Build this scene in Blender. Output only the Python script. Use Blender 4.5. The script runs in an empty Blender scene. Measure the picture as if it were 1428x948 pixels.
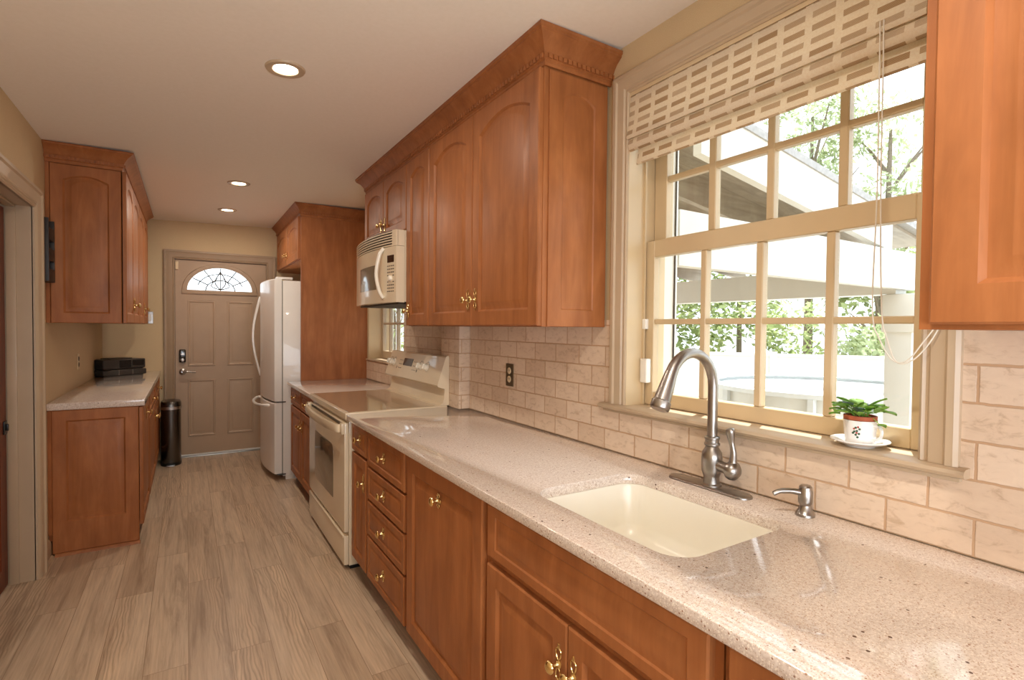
import bpy, bmesh, math, random
from mathutils import Vector, Matrix
random.seed(7)
SC = bpy.context.scene
COL = SC.collection
PI = math.pi

# ------------------------------------------------------------------ camera
YAW, PITCH, ROLL, EYE, FPX = 0.5573, 0.0225, 0.0095, 1.3632, 727.2
F0 = Vector((math.sin(YAW), math.cos(YAW), 0)); R0 = Vector((math.cos(YAW), -math.sin(YAW), 0)); Z0 = Vector((0, 0, 1))
FW = F0 * math.cos(PITCH) - Z0 * math.sin(PITCH)
U0 = Z0 * math.cos(PITCH) + F0 * math.sin(PITCH)
RC = R0 * math.cos(ROLL) + U0 * math.sin(ROLL)
UC = U0 * math.cos(ROLL) - R0 * math.sin(ROLL)
cam_d = bpy.data.cameras.new('camera'); cam = bpy.data.objects.new('camera', cam_d); COL.objects.link(cam)
cam_d.sensor_width = 36; cam_d.lens = FPX / 1428 * 36; cam_d.clip_start = 0.02; cam_d.clip_end = 200
M = Matrix(((RC.x, UC.x, -FW.x, 0), (RC.y, UC.y, -FW.y, 0), (RC.z, UC.z, -FW.z, EYE), (0, 0, 0, 1)))
cam.matrix_world = M
SC.camera = cam

# ------------------------------------------------------------------ view, world, lights
vs = SC.view_settings
vs.view_transform = 'Standard'; vs.look = 'None'; vs.gamma = 1.0; vs.use_curve_mapping = False
vs.exposure = 0.36
SC.cycles.use_denoising = True
SC.cycles.max_bounces = 10; SC.cycles.diffuse_bounces = 5; SC.cycles.transparent_max_bounces = 12
SC.cycles.sample_clamp_indirect = 6.0; SC.cycles.caustics_reflective = False; SC.cycles.caustics_refractive = False
SKY = 2.3
w = bpy.data.worlds.new('sky'); SC.world = w; w.use_nodes = True
bg = w.node_tree.nodes['Background']; bg.inputs[0].default_value = (0.86, 0.93, 1.0, 1); bg.inputs[1].default_value = SKY

def lamp(name, kind, loc, energy, color, direction=None, **kw):
    d = bpy.data.lights.new(name, kind); d.energy = energy; d.color = color
    for k, v in kw.items(): setattr(d, k, v)
    o = bpy.data.objects.new(name, d); COL.objects.link(o); o.location = loc
    if direction is not None: o.rotation_euler = Vector(direction).to_track_quat('-Z', 'Y').to_euler()
    return o
SUN_DIR = Vector((-1.0, -0.46, -2.75))
lamp('sun', 'SUN', (6, 4, 12), 10.0, (1.0, 0.96, 0.88), SUN_DIR, angle=0.012)
# added soft fill light at the rear wall, no window stands there
lamp('rear_fill_lamp', 'AREA', (0.2, -1.42, 1.45), 80, (0.80, 0.90, 1.0), (0.2, 1, 0.75), shape='RECTANGLE', size=2.2, size_y=1.6)
WARM = (1.0, 0.88, 0.74)
DOWN_W = 6.0
for (x, y) in ((0.35, 0.3),):  # added fill lamp overhead by the camera, without a fixture
    lamp('down_lamp', 'AREA', (x, y, 2.41), 12.0, WARM, (0, 0, -1), shape='DISK', size=0.11)

# ------------------------------------------------------------------ materials
def srgb(r, g, b):
    f = lambda c: (c / 255 / 12.92) if c / 255 <= 0.04045 else ((c / 255 + 0.055) / 1.055) ** 2.4
    return (f(r), f(g), f(b), 1)

class NT:
    def __init__(s, name):
        s.m = bpy.data.materials.new(name); s.m.use_nodes = True; s.t = s.m.node_tree; s.n = s.t.nodes
        s.b = s.n['Principled BSDF']
    def new(s, k, **kw):
        n = s.n.new(k)
        for a, v in kw.items():
            if a.startswith('i_'): n.inputs[a[2:].replace('_', ' ')].default_value = v
            else: setattr(n, a, v)
        return n
    def link(s, a, b): s.t.links.new(a, b)
    def coords(s, scale=(1, 1, 1), rot=(0, 0, 0), loc=(0, 0, 0), src='Object', per_object=False):
        tc = s.new('ShaderNodeTexCoord'); mp = s.new('ShaderNodeMapping')
        mp.inputs['Scale'].default_value = scale; mp.inputs['Rotation'].default_value = rot; mp.inputs['Location'].default_value = loc
        if per_object:
            oi = s.new('ShaderNodeObjectInfo'); va = s.new('ShaderNodeVectorMath', operation='ADD')
            mu = s.new('ShaderNodeMath', operation='MULTIPLY'); mu.inputs[1].default_value = 17.0
            s.link(oi.outputs['Random'], mu.inputs[0]); s.link(tc.outputs[src], va.inputs[0]); s.link(mu.outputs[0], va.inputs[1])
            s.link(va.outputs[0], mp.inputs[0])
        else: s.link(tc.outputs[src], mp.inputs[0])
        return mp.outputs[0]
    def world(s, swz='xyz'):
        g = s.new('ShaderNodeNewGeometry'); sp = s.new('ShaderNodeSeparateXYZ'); cb = s.new('ShaderNodeCombineXYZ')
        s.link(g.outputs['Position'], sp.inputs[0])
        for i, c in enumerate(swz): s.link(sp.outputs['xyz'.index(c)], cb.inputs[i])
        return cb.outputs[0]
    def noise(s, vec, scale, detail=3, rough=0.5, dist=0.0):
        n = s.new('ShaderNodeTexNoise'); n.inputs['Scale'].default_value = scale; n.inputs['Detail'].default_value = detail
        n.inputs['Roughness'].default_value = rough; n.inputs['Distortion'].default_value = dist
        s.link(vec, n.inputs['Vector']); return n.outputs['Fac']
    def ramp(s, fac, stops):
        r = s.new('ShaderNodeValToRGB'); e = r.color_ramp.elements
        while len(e) < len(stops): e.new(0.5)
        for el, (p, c) in zip(e, stops): el.position = p; el.color = c
        s.link(fac, r.inputs[0]); return r.outputs[0]
    def mix(s, a, b, fac, mode='MIX'):
        m = s.new('ShaderNodeMix', data_type='RGBA', blend_type=mode)
        for v, i in ((fac, 0), (a, 6), (b, 7)):
            if isinstance(v, (float, int)): m.inputs[i].default_value = v
            elif isinstance(v, tuple): m.inputs[i].default_value = v
            else: s.link(v, m.inputs[i])
        return m.outputs[2]
    def bump(s, h, strength=0.3, dist=0.002):
        b = s.new('ShaderNodeBump'); b.inputs['Strength'].default_value = strength; b.inputs['Distance'].default_value = dist
        s.link(h, b.inputs['Height']); s.link(b.outputs[0], s.b.inputs['Normal'])
    def set(s, color=None, rough=None, metal=None, coat=None, spec=None, coat_rough=None):
        if color is not None:
            if isinstance(color, tuple): s.b.inputs['Base Color'].default_value = color
            else: s.link(color, s.b.inputs['Base Color'])
        if rough is not None:
            if isinstance(rough, float): s.b.inputs['Roughness'].default_value = rough
            else: s.link(rough, s.b.inputs['Roughness'])
        if metal is not None: s.b.inputs['Metallic'].default_value = metal
        if coat is not None: s.b.inputs['Coat Weight'].default_value = coat
        if coat_rough is not None: s.b.inputs['Coat Roughness'].default_value = coat_rough
        if spec is not None: s.b.inputs['Specular IOR Level'].default_value = spec
        return s.m

MAT = {}
def simple(key, col, rough=0.5, metal=0.0, coat=0.0, var=0.06, scale=8.0, bump=0.0, bscale=60.0):
    t = NT(key); v = t.coords()
    n = t.noise(v, scale, 2)
    lo = tuple(c * (1 - var) for c in col[:3]) + (1,); hi = tuple(min(1, c * (1 + var)) for c in col[:3]) + (1,)
    t.set(t.ramp(n, [(0.3, lo), (0.7, hi)]), rough, metal, coat)
    if bump: t.bump(t.noise(v, bscale, 3), bump, 0.001)
    MAT[key] = t.m; return t.m

def wood(key, dark, mid, light, sc=(8, 8, 1.3)):
    t = NT(key); v = t.coords(sc, per_object=True)
    n = t.noise(v, 1.6, 5, 0.6, 0.9); f = t.noise(t.coords((110, 110, 5), per_object=True), 1.0, 2)
    base = t.ramp(n, [(0.28, dark), (0.5, mid), (0.75, light)])
    fine = t.ramp(f, [(0.35, (0.94, 0.94, 0.94, 1)), (0.65, (1, 1, 1, 1))])
    mot = t.ramp(t.noise(t.coords((11, 11, 6), per_object=True), 1.0, 4), [(0.3, (0.88, 0.87, 0.86, 1)), (0.7, (1.08, 1.08, 1.08, 1))])
    c = t.mix(t.mix(base, fine, 1.0, 'MULTIPLY'), mot, 1.0, 'MULTIPLY')
    t.set(c, 0.48, coat=0.08, coat_rough=0.3, spec=0.3)
    t.bump(f, 0.03, 0.0005)
    MAT[key] = t.m
wood('cherry', srgb(150, 91, 50), srgb(164, 102, 58), srgb(178, 115, 69))
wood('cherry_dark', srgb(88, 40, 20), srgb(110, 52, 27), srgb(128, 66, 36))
wood('deck_wood', srgb(156, 146, 132), srgb(172, 162, 148), srgb(188, 178, 164), (1.2, 14, 14))
MAT['groove'] = simple('groove', srgb(60, 28, 14), 0.6)

simple('trim', srgb(190, 169, 142), 0.42, coat=0.1, var=0.03)
simple('trim_lit', srgb(208, 186, 150), 0.4, coat=0.1, var=0.03)  # trim colour made lighter and yellower, window light put into it
simple('door_paint', srgb(178, 152, 126), 0.45, var=0.03)
simple('casing_paint', srgb(164, 140, 114), 0.45, var=0.03)
simple('white_plastic', srgb(240, 238, 232), 0.35, var=0.02)
simple('cord_white', srgb(225, 220, 208), 0.5, var=0.02)
simple('bisque', srgb(230, 215, 188), 0.22, coat=0.5, var=0.015)
simple('bisque_dark', srgb(204, 188, 160), 0.25, coat=0.4, var=0.02)
simple('fridge_white', srgb(232, 228, 222), 0.3, coat=0.35, var=0.015, bump=0.04, bscale=300)
simple('gasket', srgb(120, 116, 110), 0.6)
simple('black', srgb(22, 21, 20), 0.35, var=0.1)
simple('black_gloss', srgb(12, 12, 12), 0.12, coat=0.4, var=0.1)
simple('dark_vent', srgb(48, 38, 30), 0.6)
simple('graphite', srgb(66, 62, 58), 0.35, metal=0.3)
simple('mail_wood', srgb(46, 40, 36), 0.5, var=0.2, scale=20)
simple('brass', (0.84, 0.64, 0.30, 1), 0.17, metal=1.0, var=0.04)
simple('nickel', (0.36, 0.335, 0.31, 1), 0.3, metal=1.0, var=0.05, scale=30)
simple('steel', (0.48, 0.46, 0.44, 1), 0.3, metal=1.0, var=0.04)
simple('dark_steel', (0.12, 0.11, 0.10, 1), 0.25, metal=1.0, var=0.04)
simple('bronze_plate', srgb(116, 100, 78), 0.35, metal=0.7)
simple('outlet_almond', srgb(226, 206, 170), 0.4)
simple('sink_composite', srgb(240, 236, 224), 0.28, coat=0.3, var=0.012)
simple('china', srgb(246, 246, 246), 0.15, coat=0.5, var=0.01)
simple('terracotta', srgb(178, 92, 60), 0.7)
simple('soil', srgb(60, 42, 30), 0.9, var=0.3, scale=80)
simple('decor_green', srgb(58, 92, 70), 0.4)
simple('decor_red', srgb(176, 60, 52), 0.4)
simple('vinyl', srgb(222, 221, 216), 0.45, var=0.02)
simple('pool_blue', srgb(228, 231, 232), 0.4, var=0.05)
simple('shingle', srgb(176, 176, 178), 0.8, var=0.12, scale=40)
simple('bark', srgb(128, 116, 102), 0.9, var=0.2, scale=20)
simple('leadline', srgb(70, 66, 58), 0.5)
simple('knob_white', srgb(246, 240, 226), 0.25, coat=0.4, var=0.01)

def leafmat(key, a, b, tr=0.45):
    t = NT(key); n = t.noise(t.coords((1, 1, 1)), 3.0, 2)
    c = t.ramp(n, [(0.35, a), (0.65, b)])
    tl = t.new('ShaderNodeBsdfTranslucent'); mx = t.new('ShaderNodeMixShader'); mx.inputs[0].default_value = tr
    t.set(c, 0.45); t.link(c, tl.inputs[0]); t.link(t.b.outputs[0], mx.inputs[1]); t.link(tl.outputs[0], mx.inputs[2])
    out = t.n['Material Output']; t.link(mx.outputs[0], out.inputs[0]); MAT[key] = t.m
leafmat('leaf_tree', srgb(140, 156, 100), srgb(184, 196, 138))
leafmat('leaf_tree_pale', srgb(160, 174, 132), srgb(196, 206, 166))
leafmat('leaf_plant', srgb(122, 176, 72), srgb(188, 222, 112), 0.5)
leafmat('leaf_plant_grey', srgb(84, 110, 92), srgb(120, 142, 120), 0.2)

def wallpaper():
    t = NT('wallpaper'); v = t.world()
    n = t.noise(v, 420, 2); n2 = t.noise(v, 5, 2)
    c = t.mix(t.ramp(n, [(0.3, srgb(202, 178, 140)), (0.7, srgb(216, 193, 155))]), t.ramp(n2, [(0.3, (0.96, 0.96, 0.96, 1)), (0.7, (1, 1, 1, 1))]), 1.0, 'MULTIPLY')
    t.set(c, 0.8); t.bump(n, 0.25, 0.001); MAT['wallpaper'] = t.m
wallpaper()
def ceilingm():
    t = NT('ceiling_paint'); v = t.world(); n = t.noise(v, 60, 3)
    t.set(t.ramp(n, [(0.3, srgb(240, 233, 222)), (0.7, srgb(243, 236, 226))]), 0.85); t.bump(n, 0.05, 0.001); MAT['ceiling_paint'] = t.m
ceilingm()

def floorm():
    t = NT('plank_floor'); v = t.world('yxz')
    br = t.new('ShaderNodeTexBrick', offset=0.37, offset_frequency=2, squash=1.0)
    br.inputs['Color1'].default_value = (0.0, 0, 0, 1); br.inputs['Color2'].default_value = (1, 1, 1, 1); br.inputs['Mortar'].default_value = (0.5, 0.5, 0.5, 1)
    br.inputs['Scale'].default_value = 1.0; br.inputs['Mortar Size'].default_value = 0.0011; br.inputs['Mortar Smooth'].default_value = 0.2
    br.inputs['Brick Width'].default_value = 1.22; br.inputs['Row Height'].default_value = 0.152
    t.link(v, br.inputs['Vector'])
    tone = t.ramp(br.outputs['Color'], [(0.0, srgb(192, 168, 142)), (0.5, srgb(201, 178, 152)), (1.0, srgb(210, 188, 162))])
    # every plank gets its own slice of the grain
    sc = t.new('ShaderNodeVectorMath', operation='SCALE'); sc.inputs['Scale'].default_value = 13.0
    t.link(br.outputs['Color'], sc.inputs[0])
    ad = t.new('ShaderNodeVectorMath', operation='ADD'); t.link(v, ad.inputs[0]); t.link(sc.outputs[0], ad.inputs[1])
    def mp(s):
        m = t.new('ShaderNodeMapping'); m.inputs['Scale'].default_value = s; t.link(ad.outputs[0], m.inputs[0]); return m.outputs[0]
    g1 = t.noise(mp((1.1, 17, 1)), 1.0, 6, 0.68, 0.8)
    g3 = t.noise(mp((4.5, 120, 1)), 1.0, 3, 0.6)
    wv = t.new('ShaderNodeTexWave', wave_type='BANDS', bands_direction='Y', wave_profile='SAW')
    wv.inputs['Scale'].default_value = 22.0; wv.inputs['Distortion'].default_value = 13.0; wv.inputs['Detail'].default_value = 2.5; wv.inputs['Detail Scale'].default_value = 0.7
    t.link(mp((0.22, 1.0, 1)), wv.inputs['Vector'])
    c = t.mix(tone, t.ramp(g1, [(0.32, (0.64, 0.60, 0.57, 1)), (0.5, (0.97, 0.97, 0.97, 1)), (0.68, (1.12, 1.11, 1.09, 1))]), 1.0, 'MULTIPLY')
    c = t.mix(c, t.ramp(g3, [(0.36, (0.86, 0.84, 0.82, 1)), (0.6, (1, 1, 1, 1))]), 1.0, 'MULTIPLY')
    wm = t.ramp(t.noise(mp((0.6, 5, 1)), 1.0, 2), [(0.52, (0, 0, 0, 1)), (0.62, (1, 1, 1, 1))])
    c2 = t.mix(c, t.ramp(wv.outputs['Fac'], [(0.0, (0.66, 0.62, 0.58, 1)), (0.55, (1.08, 1.06, 1.03, 1)), (1.0, (0.94, 0.93, 0.92, 1))]), 1.0, 'MULTIPLY')
    c = t.mix(c, c2, wm)
    c = t.mix(c, srgb(140, 114, 88), br.outputs['Fac'])
    t.set(c, 0.34, spec=0.45); t.bump(g3, 0.06, 0.0008)
    MAT['plank_floor'] = t.m
floorm()

def quartz():
    t = NT('quartz'); v = t.world()
    base = t.ramp(t.noise(v, 130, 3, 0.7), [(0.3, srgb(196, 180, 168)), (0.5, srgb(219, 206, 196)), (0.72, srgb(232, 222, 214))])
    def spk(scale, thr, col, c):
        vo = t.new('ShaderNodeTexVoronoi', feature='F1'); vo.inputs['Scale'].default_value = scale; t.link(v, vo.inputs['Vector'])
        # only some cells carry a chip
        sp = t.new('ShaderNodeSeparateColor'); t.link(vo.outputs['Color'], sp.inputs[0])
        pick = t.new('ShaderNodeMath', operation='GREATER_THAN'); t.link(sp.outputs[0], pick.inputs[0]); pick.inputs[1].default_value = thr[1]
        near = t.new('ShaderNodeMath', operation='LESS_THAN'); t.link(vo.outputs['Distance'], near.inputs[0]); near.inputs[1].default_value = thr[0]
        mu = t.new('ShaderNodeMath', operation='MULTIPLY'); t.link(pick.outputs[0], mu.inputs[0]); t.link(near.outputs[0], mu.inputs[1])
        return t.mix(c, col, mu.outputs[0])
    c = spk(380, (0.42, 0.72), srgb(186, 160, 138), base)
    c = spk(300, (0.42, 0.75), srgb(240, 230, 218), c)
    c = spk(150, (0.26, 0.90), srgb(160, 126, 106), c)
    c = spk(42, (0.13, 0.84), srgb(92, 64, 54), c)
    t.set(c, 0.09, coat=0.4, coat_rough=0.03, spec=0.5); MAT['quartz'] = t.m
quartz()

def tiles(key, swz, off, scale=1.0):
    t = NT(key); v = t.world(swz); mp = t.new('ShaderNodeMapping'); mp.inputs['Location'].default_value = off; t.link(v, mp.inputs[0])
    br = t.new('ShaderNodeTexBrick', offset=0.5, offset_frequency=2)
    br.inputs['Color1'].default_value = (0, 0, 0, 1); br.inputs['Color2'].default_value = (1, 1, 1, 1); br.inputs['Mortar'].default_value = (0.5, 0.5, 0.5, 1)
    br.inputs['Scale'].default_value = 1.0; br.inputs['Mortar Size'].default_value = 0.0034; br.inputs['Mortar Smooth'].default_value = 0.35
    br.inputs['Brick Width'].default_value = 0.168 * scale; br.inputs['Row Height'].default_value = 0.0835 * scale
    # tumbled edges wander a little
    wob = t.new('ShaderNodeVectorMath', operation='SCALE'); wob.inputs['Scale'].default_value = 0.0035
    nz = t.new('ShaderNodeTexNoise'); nz.inputs['Scale'].default_value = 42; t.link(v, nz.inputs['Vector'])
    sb = t.new('ShaderNodeVectorMath', operation='SUBTRACT'); t.link(nz.outputs['Color'], sb.inputs[0]); sb.inputs[1].default_value = (0.5, 0.5, 0.5)
    t.link(sb.outputs[0], wob.inputs[0])
    ad = t.new('ShaderNodeVectorMath', operation='ADD'); t.link(mp.outputs[0], ad.inputs[0]); t.link(wob.outputs[0], ad.inputs[1])
    t.link(ad.outputs[0], br.inputs['Vector'])
    tone = t.ramp(br.outputs['Color'], [(0.0, srgb(216, 193, 170)), (0.5, srgb(224, 203, 181)), (1.0, srgb(231, 212, 192))])
    m3 = t.new('ShaderNodeMapping'); m3.inputs['Scale'].default_value = (1.0, 1.9, 1.0); t.link(v, m3.inputs[0])
    pit = t.noise(m3.outputs[0], 26, 5, 0.65, 0.7)
    c = t.mix(tone, t.ramp(pit, [(0.3, (0.76, 0.70, 0.63, 1)), (0.46, (0.98, 0.97, 0.96, 1)), (0.7, (1.03, 1.03, 1.02, 1))]), 1.0, 'MULTIPLY')
    c = t.mix(c, srgb(198, 164, 132), br.outputs['Fac'])
    t.set(c, 0.5)
    inv = t.new('ShaderNodeMath', operation='SUBTRACT'); inv.inputs[0].default_value = 1.0; t.link(br.outputs['Fac'], inv.inputs[1])
    hs = t.new('ShaderNodeMath', operation='MULTIPLY_ADD'); t.link(pit, hs.inputs[0]); hs.inputs[1].default_value = 0.35; t.link(inv.outputs[0], hs.inputs[2])
    t.bump(hs.outputs[0], 0.55, 0.003); MAT[key] = t.m
tiles('tile_x', 'yzx', (0.001, -0.877, 0)); tiles('tile_y', 'xzy', (0.04, -0.877, 0))

def shadecloth():
    t = NT('woven_shade'); g = t.new('ShaderNodeUVMap'); g.uv_map = 'UVMap'
    sp = t.new('ShaderNodeSeparateXYZ'); t.link(g.outputs[0], sp.inputs[0])
    br = t.new('ShaderNodeTexBrick', offset=0.0, offset_frequency=2)
    br.inputs['Color1'].default_value = (1, 1, 1, 1); br.inputs['Color2'].default_value = (0.55, 0.55, 0.55, 1); br.inputs['Mortar'].default_value = (0, 0, 0, 1)
    br.inputs['Scale'].default_value = 1.0; br.inputs['Brick Width'].default_value = 0.080; br.inputs['Row Height'].default_value = 0.0370
    br.inputs['Mortar Size'].default_value = 0.0100; br.inputs['Mortar Smooth'].default_value = 0.0
    t.link(g.outputs[0], br.inputs['Vector'])
    warp = t.noise(g.outputs[0], 900, 1)
    def stripes(axis, sc):
        w2 = t.new('ShaderNodeTexWave', wave_type='BANDS', bands_direction=axis); w2.inputs['Scale'].default_value = sc; t.link(g.outputs[0], w2.inputs['Vector']); return w2.outputs['Fac']
    sl = stripes('Y', 110)
    dash = t.ramp(sl, [(0.2, srgb(176, 144, 104)), (0.7, srgb(208, 180, 142))])
    cream = t.ramp(t.noise(g.outputs[0], 160, 2), [(0.3, srgb(244, 230, 206)), (0.7, srgb(250, 240, 220))])
    c = t.mix(cream, dash, br.outputs['Color'])
    c = t.mix(c, t.ramp(warp, [(0.3, (0.9, 0.9, 0.9, 1)), (0.7, (1.03, 1.03, 1.03, 1))]), 1.0, 'MULTIPLY')
    tl = t.new('ShaderNodeBsdfTranslucent'); mx = t.new('ShaderNodeMixShader'); mx.inputs[0].default_value = 0.42
    t.set(c, 0.75); t.link(c, tl.inputs[0]); t.link(t.b.outputs[0], mx.inputs[1]); t.link(tl.outputs[0], mx.inputs[2])
    t.link(mx.outputs[0], t.n['Material Output'].inputs[0]); t.bump(sl, 0.25, 0.001); MAT['woven_shade'] = t.m
shadecloth()

def glassm(key, tint=(1, 1, 1, 1), gloss=0.06):
    t = NT(key); tr = t.new('ShaderNodeBsdfTransparent'); tr.inputs[0].default_value = tint
    gl = t.new('ShaderNodeBsdfGlossy'); gl.inputs['Roughness'].default_value = 0.02
    fr = t.new('ShaderNodeFresnel'); ge = t.new('ShaderNodeNewGeometry'); ma = t.new('ShaderNodeMath', operation='MULTIPLY_ADD'); t.link(ge.outputs['Backfacing'], ma.inputs[0]); ma.inputs[1].default_value = 1 / 1.45 - 1.45; ma.inputs[2].default_value = 1.45; t.link(ma.outputs[0], fr.inputs[0])
    mx = t.new('ShaderNodeMixShader'); t.link(fr.outputs[0], mx.inputs[0]); t.link(tr.outputs[0], mx.inputs[1]); t.link(gl.outputs[0], mx.inputs[2])
    t.link(mx.outputs[0], t.n['Material Output'].inputs[0]); MAT[key] = t.m
glassm('window_glass', (0.97, 0.98, 0.97, 1))
def emis(key, col, s):
    t = NT(key); n = t.noise(t.coords(), 30, 1)
    t.set((0.8, 0.8, 0.8, 1), 0.4); t.b.inputs['Emission Color'].default_value = col; t.b.inputs['Emission Strength'].default_value = s; MAT[key] = t.m
emis('lamp_lens', (1.0, 0.88, 0.68, 1), 9.0)
emis('fan_light_daylight', (1.0, 0.98, 0.94, 1), 1.0)
def ovenglass():
    t = NT('oven_glass'); n = t.noise(t.coords((1, 1, 1)), 400, 1)
    t.set(t.ramp(n, [(0.4, srgb(104, 94, 78)), (0.6, srgb(132, 120, 100))]), 0.12, coat=0.5); MAT['oven_glass'] = t.m
ovenglass()
def cooktop():
    t = NT('cooktop_glass'); n = t.noise(t.coords(), 500, 1)
    t.set(t.ramp(n, [(0.4, srgb(168, 148, 122)), (0.6, srgb(190, 170, 144))]), 0.1, coat=0.5, coat_rough=0.03); MAT['cooktop_glass'] = t.m
cooktop()
def groundm():
    t = NT('patio_ground'); n = t.noise(t.world(), 4, 4)
    t.set(t.ramp(n, [(0.3, srgb(132, 126, 112)), (0.7, srgb(160, 152, 138))]), 0.9); MAT['patio_ground'] = t.m
groundm()

# ------------------------------------------------------------------ mesh helpers
WP = {}
class MB:
    def __init__(s): s.bm = bmesh.new()
    def quadring(s, a, b, close=True):
        n = len(a)
        for i in range(n if close else n - 1):
            j = (i + 1) % n
            try: s.bm.faces.new((a[i], a[j], b[j], b[i]))
            except ValueError: pass
    def ring(s, pts): return [s.bm.verts.new(p) for p in pts]
    def cap(s, r):
        try: s.bm.faces.new(r)
        except ValueError: pass
    def box(s, x0, x1, y0, y1, z0, z1, bev=0.0, seg=2, mat4=None):
        t = bmesh.new(); bmesh.ops.create_cube(t, size=1.0)
        for v in t.verts: v.co = Vector(((x0 + x1) / 2 + v.co.x * (x1 - x0), (y0 + y1) / 2 + v.co.y * (y1 - y0), (z0 + z1) / 2 + v.co.z * (z1 - z0)))
        if bev: bmesh.ops.bevel(t, geom=list(t.edges), offset=bev, segments=seg, affect='EDGES', profile=0.6, clamp_overlap=True)
        s.merge(t, mat4); return s
    def merge(s, t, mat4=None):
        mp = {}
        for v in t.verts: mp[v] = s.bm.verts.new(mat4 @ v.co if mat4 else v.co)
        for f in t.faces:
            try: s.bm.faces.new([mp[v] for v in f.verts])
            except ValueError: pass
        t.free()
    def loft(s, rings, cap0=True, cap1=True, close=True):
        rs = [s.ring(r) for r in rings]
        for a, b in zip(rs, rs[1:]): s.quadring(a, b, close)
        if cap0: s.cap(list(reversed(rs[0])))
        if cap1: s.cap(rs[-1])
        return s
    def tube(s, pts, rad, seg=10, caps=True):
        pts = [Vector(p) for p in pts]; n = len(pts)
        rad = [rad] * n if isinstance(rad, (int, float)) else rad
        rings = []; up = None
        for i, p in enumerate(pts):
            d = (pts[min(i + 1, n - 1)] - pts[max(i - 1, 0)]).normalized()
            if up is None:
                up = Vector((0, 0, 1)) if abs(d.z) < 0.9 else Vector((0, 1, 0))
            a = d.cross(up).normalized(); b = a.cross(d).normalized(); up = b
            rings.append([p + (a * math.cos(2 * PI * k / seg) + b * math.sin(2 * PI * k / seg)) * rad[i] for k in range(seg)])
        return s.loft(rings, caps, caps)
    def loop(s, pts, rad, seg=6):
        pts = [Vector(p) for p in pts]; n = len(pts); rings = []
        nrm = (pts[n // 3] - pts[0]).cross(pts[2 * n // 3] - pts[0]).normalized()
        for i, p in enumerate(pts):
            d = (pts[(i + 1) % n] - pts[i - 1]).normalized(); a = d.cross(nrm).normalized()
            rings.append(s.ring([p + (a * math.cos(2 * PI * k / seg) + nrm * math.sin(2 * PI * k / seg)) * rad for k in range(seg)]))
        for i in range(n): s.quadring(rings[i], rings[(i + 1) % n])
        return s
    def lathe(s, prof, c, axis=(0, 0, 1), seg=24, cap0=True, cap1=True):
        ax = Vector(axis).normalized(); a = ax.orthogonal().normalized(); b = ax.cross(a); c = Vector(c)
        return s.loft([[c + ax * h + (a * math.cos(2 * PI * k / seg) + b * math.sin(2 * PI * k / seg)) * max(r, 1e-5) for k in range(seg)] for r, h in prof], cap0, cap1)
    def prism(s, pts, d):
        d = Vector(d); return s.loft([[Vector(p) for p in pts], [Vector(p) + d for p in pts]])
    def sweep(s, path, prof, plane='xy', closed=False, base=0.0, caps=True):
        """mitred sweep: path of 2D points, prof of (offset to the left of travel, height along third axis)"""
        n = len(path); P = [Vector((p[0], p[1])) for p in path]; rings = []
        for i in range(n):
            if closed: d0 = (P[i] - P[i - 1]).normalized(); d1 = (P[(i + 1) % n] - P[i]).normalized()
            else:
                d0 = (P[i] - P[i - 1]).normalized() if i else (P[1] - P[0]).normalized()
                d1 = (P[i + 1] - P[i]).normalized() if i < n - 1 else d0
            n0 = Vector((-d0.y, d0.x)); n1 = Vector((-d1.y, d1.x)); m = (n0 + n1)
            m = m / max(m.dot(n0), 1e-4) if m.length > 1e-6 else n0
            r = []
            for o, h in prof:
                q = P[i] + m * o; hh = base + h
                r.append({'xy': (q.x, q.y, hh), 'yz': (hh, q.x, q.y), 'xz': (q.x, hh, q.y)}[plane])
            rings.append(r)
        rs = [s.ring(r) for r in rings]
        for i in range(n if closed else n - 1): s.quadring(rs[i], rs[(i + 1) % n])
        if not closed and caps: s.cap(list(reversed(rs[0]))); s.cap(rs[-1])
        return s

def obj(name, mb, mat, parent=None, sharp=35, label=None):
    bm = mb.bm
    bmesh.ops.recalc_face_normals(bm, faces=list(bm.faces))
    lo = Vector((1e9,) * 3); hi = Vector((-1e9,) * 3)
    for v in bm.verts:
        for i in range(3): lo[i] = min(lo[i], v.co[i]); hi[i] = max(hi[i], v.co[i])
    org = Vector(((lo.x + hi.x) / 2, (lo.y + hi.y) / 2, lo.z))
    for v in bm.verts: v.co -= org
    me = bpy.data.meshes.new(name); bm.to_mesh(me); bm.free()
    for p in me.polygons: p.use_smooth = True
    me.set_sharp_from_angle(angle=math.radians(sharp))
    me.materials.append(MAT[mat] if isinstance(mat, str) else mat)
    o = bpy.data.objects.new(name, me); COL.objects.link(o)
    WP[o.name] = org
    if parent: o.parent = parent; o.location = org - WP[parent.name]
    else: o.location = org
    if label: o['label'] = label
    return o
def thing(name, label, cat, loc, group=None):
    o = bpy.data.objects.new(name, None); COL.objects.link(o); o.location = loc; WP[o.name] = Vector(loc)
    o.empty_display_size = 0.05
    return tag(o, label, cat, group)
def tag(o, label, cat, group=None):
    o['label'] = label; o['category'] = cat
    if group: o['group'] = group
    return o
def struct(o, label=None):
    o['kind'] = 'structure'
    if label: o['label'] = label
    return o
def sempty(name, loc, label):
    o = bpy.data.objects.new(name, None); COL.objects.link(o); o.location = loc; WP[o.name] = Vector(loc); return struct(o, label)
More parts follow.
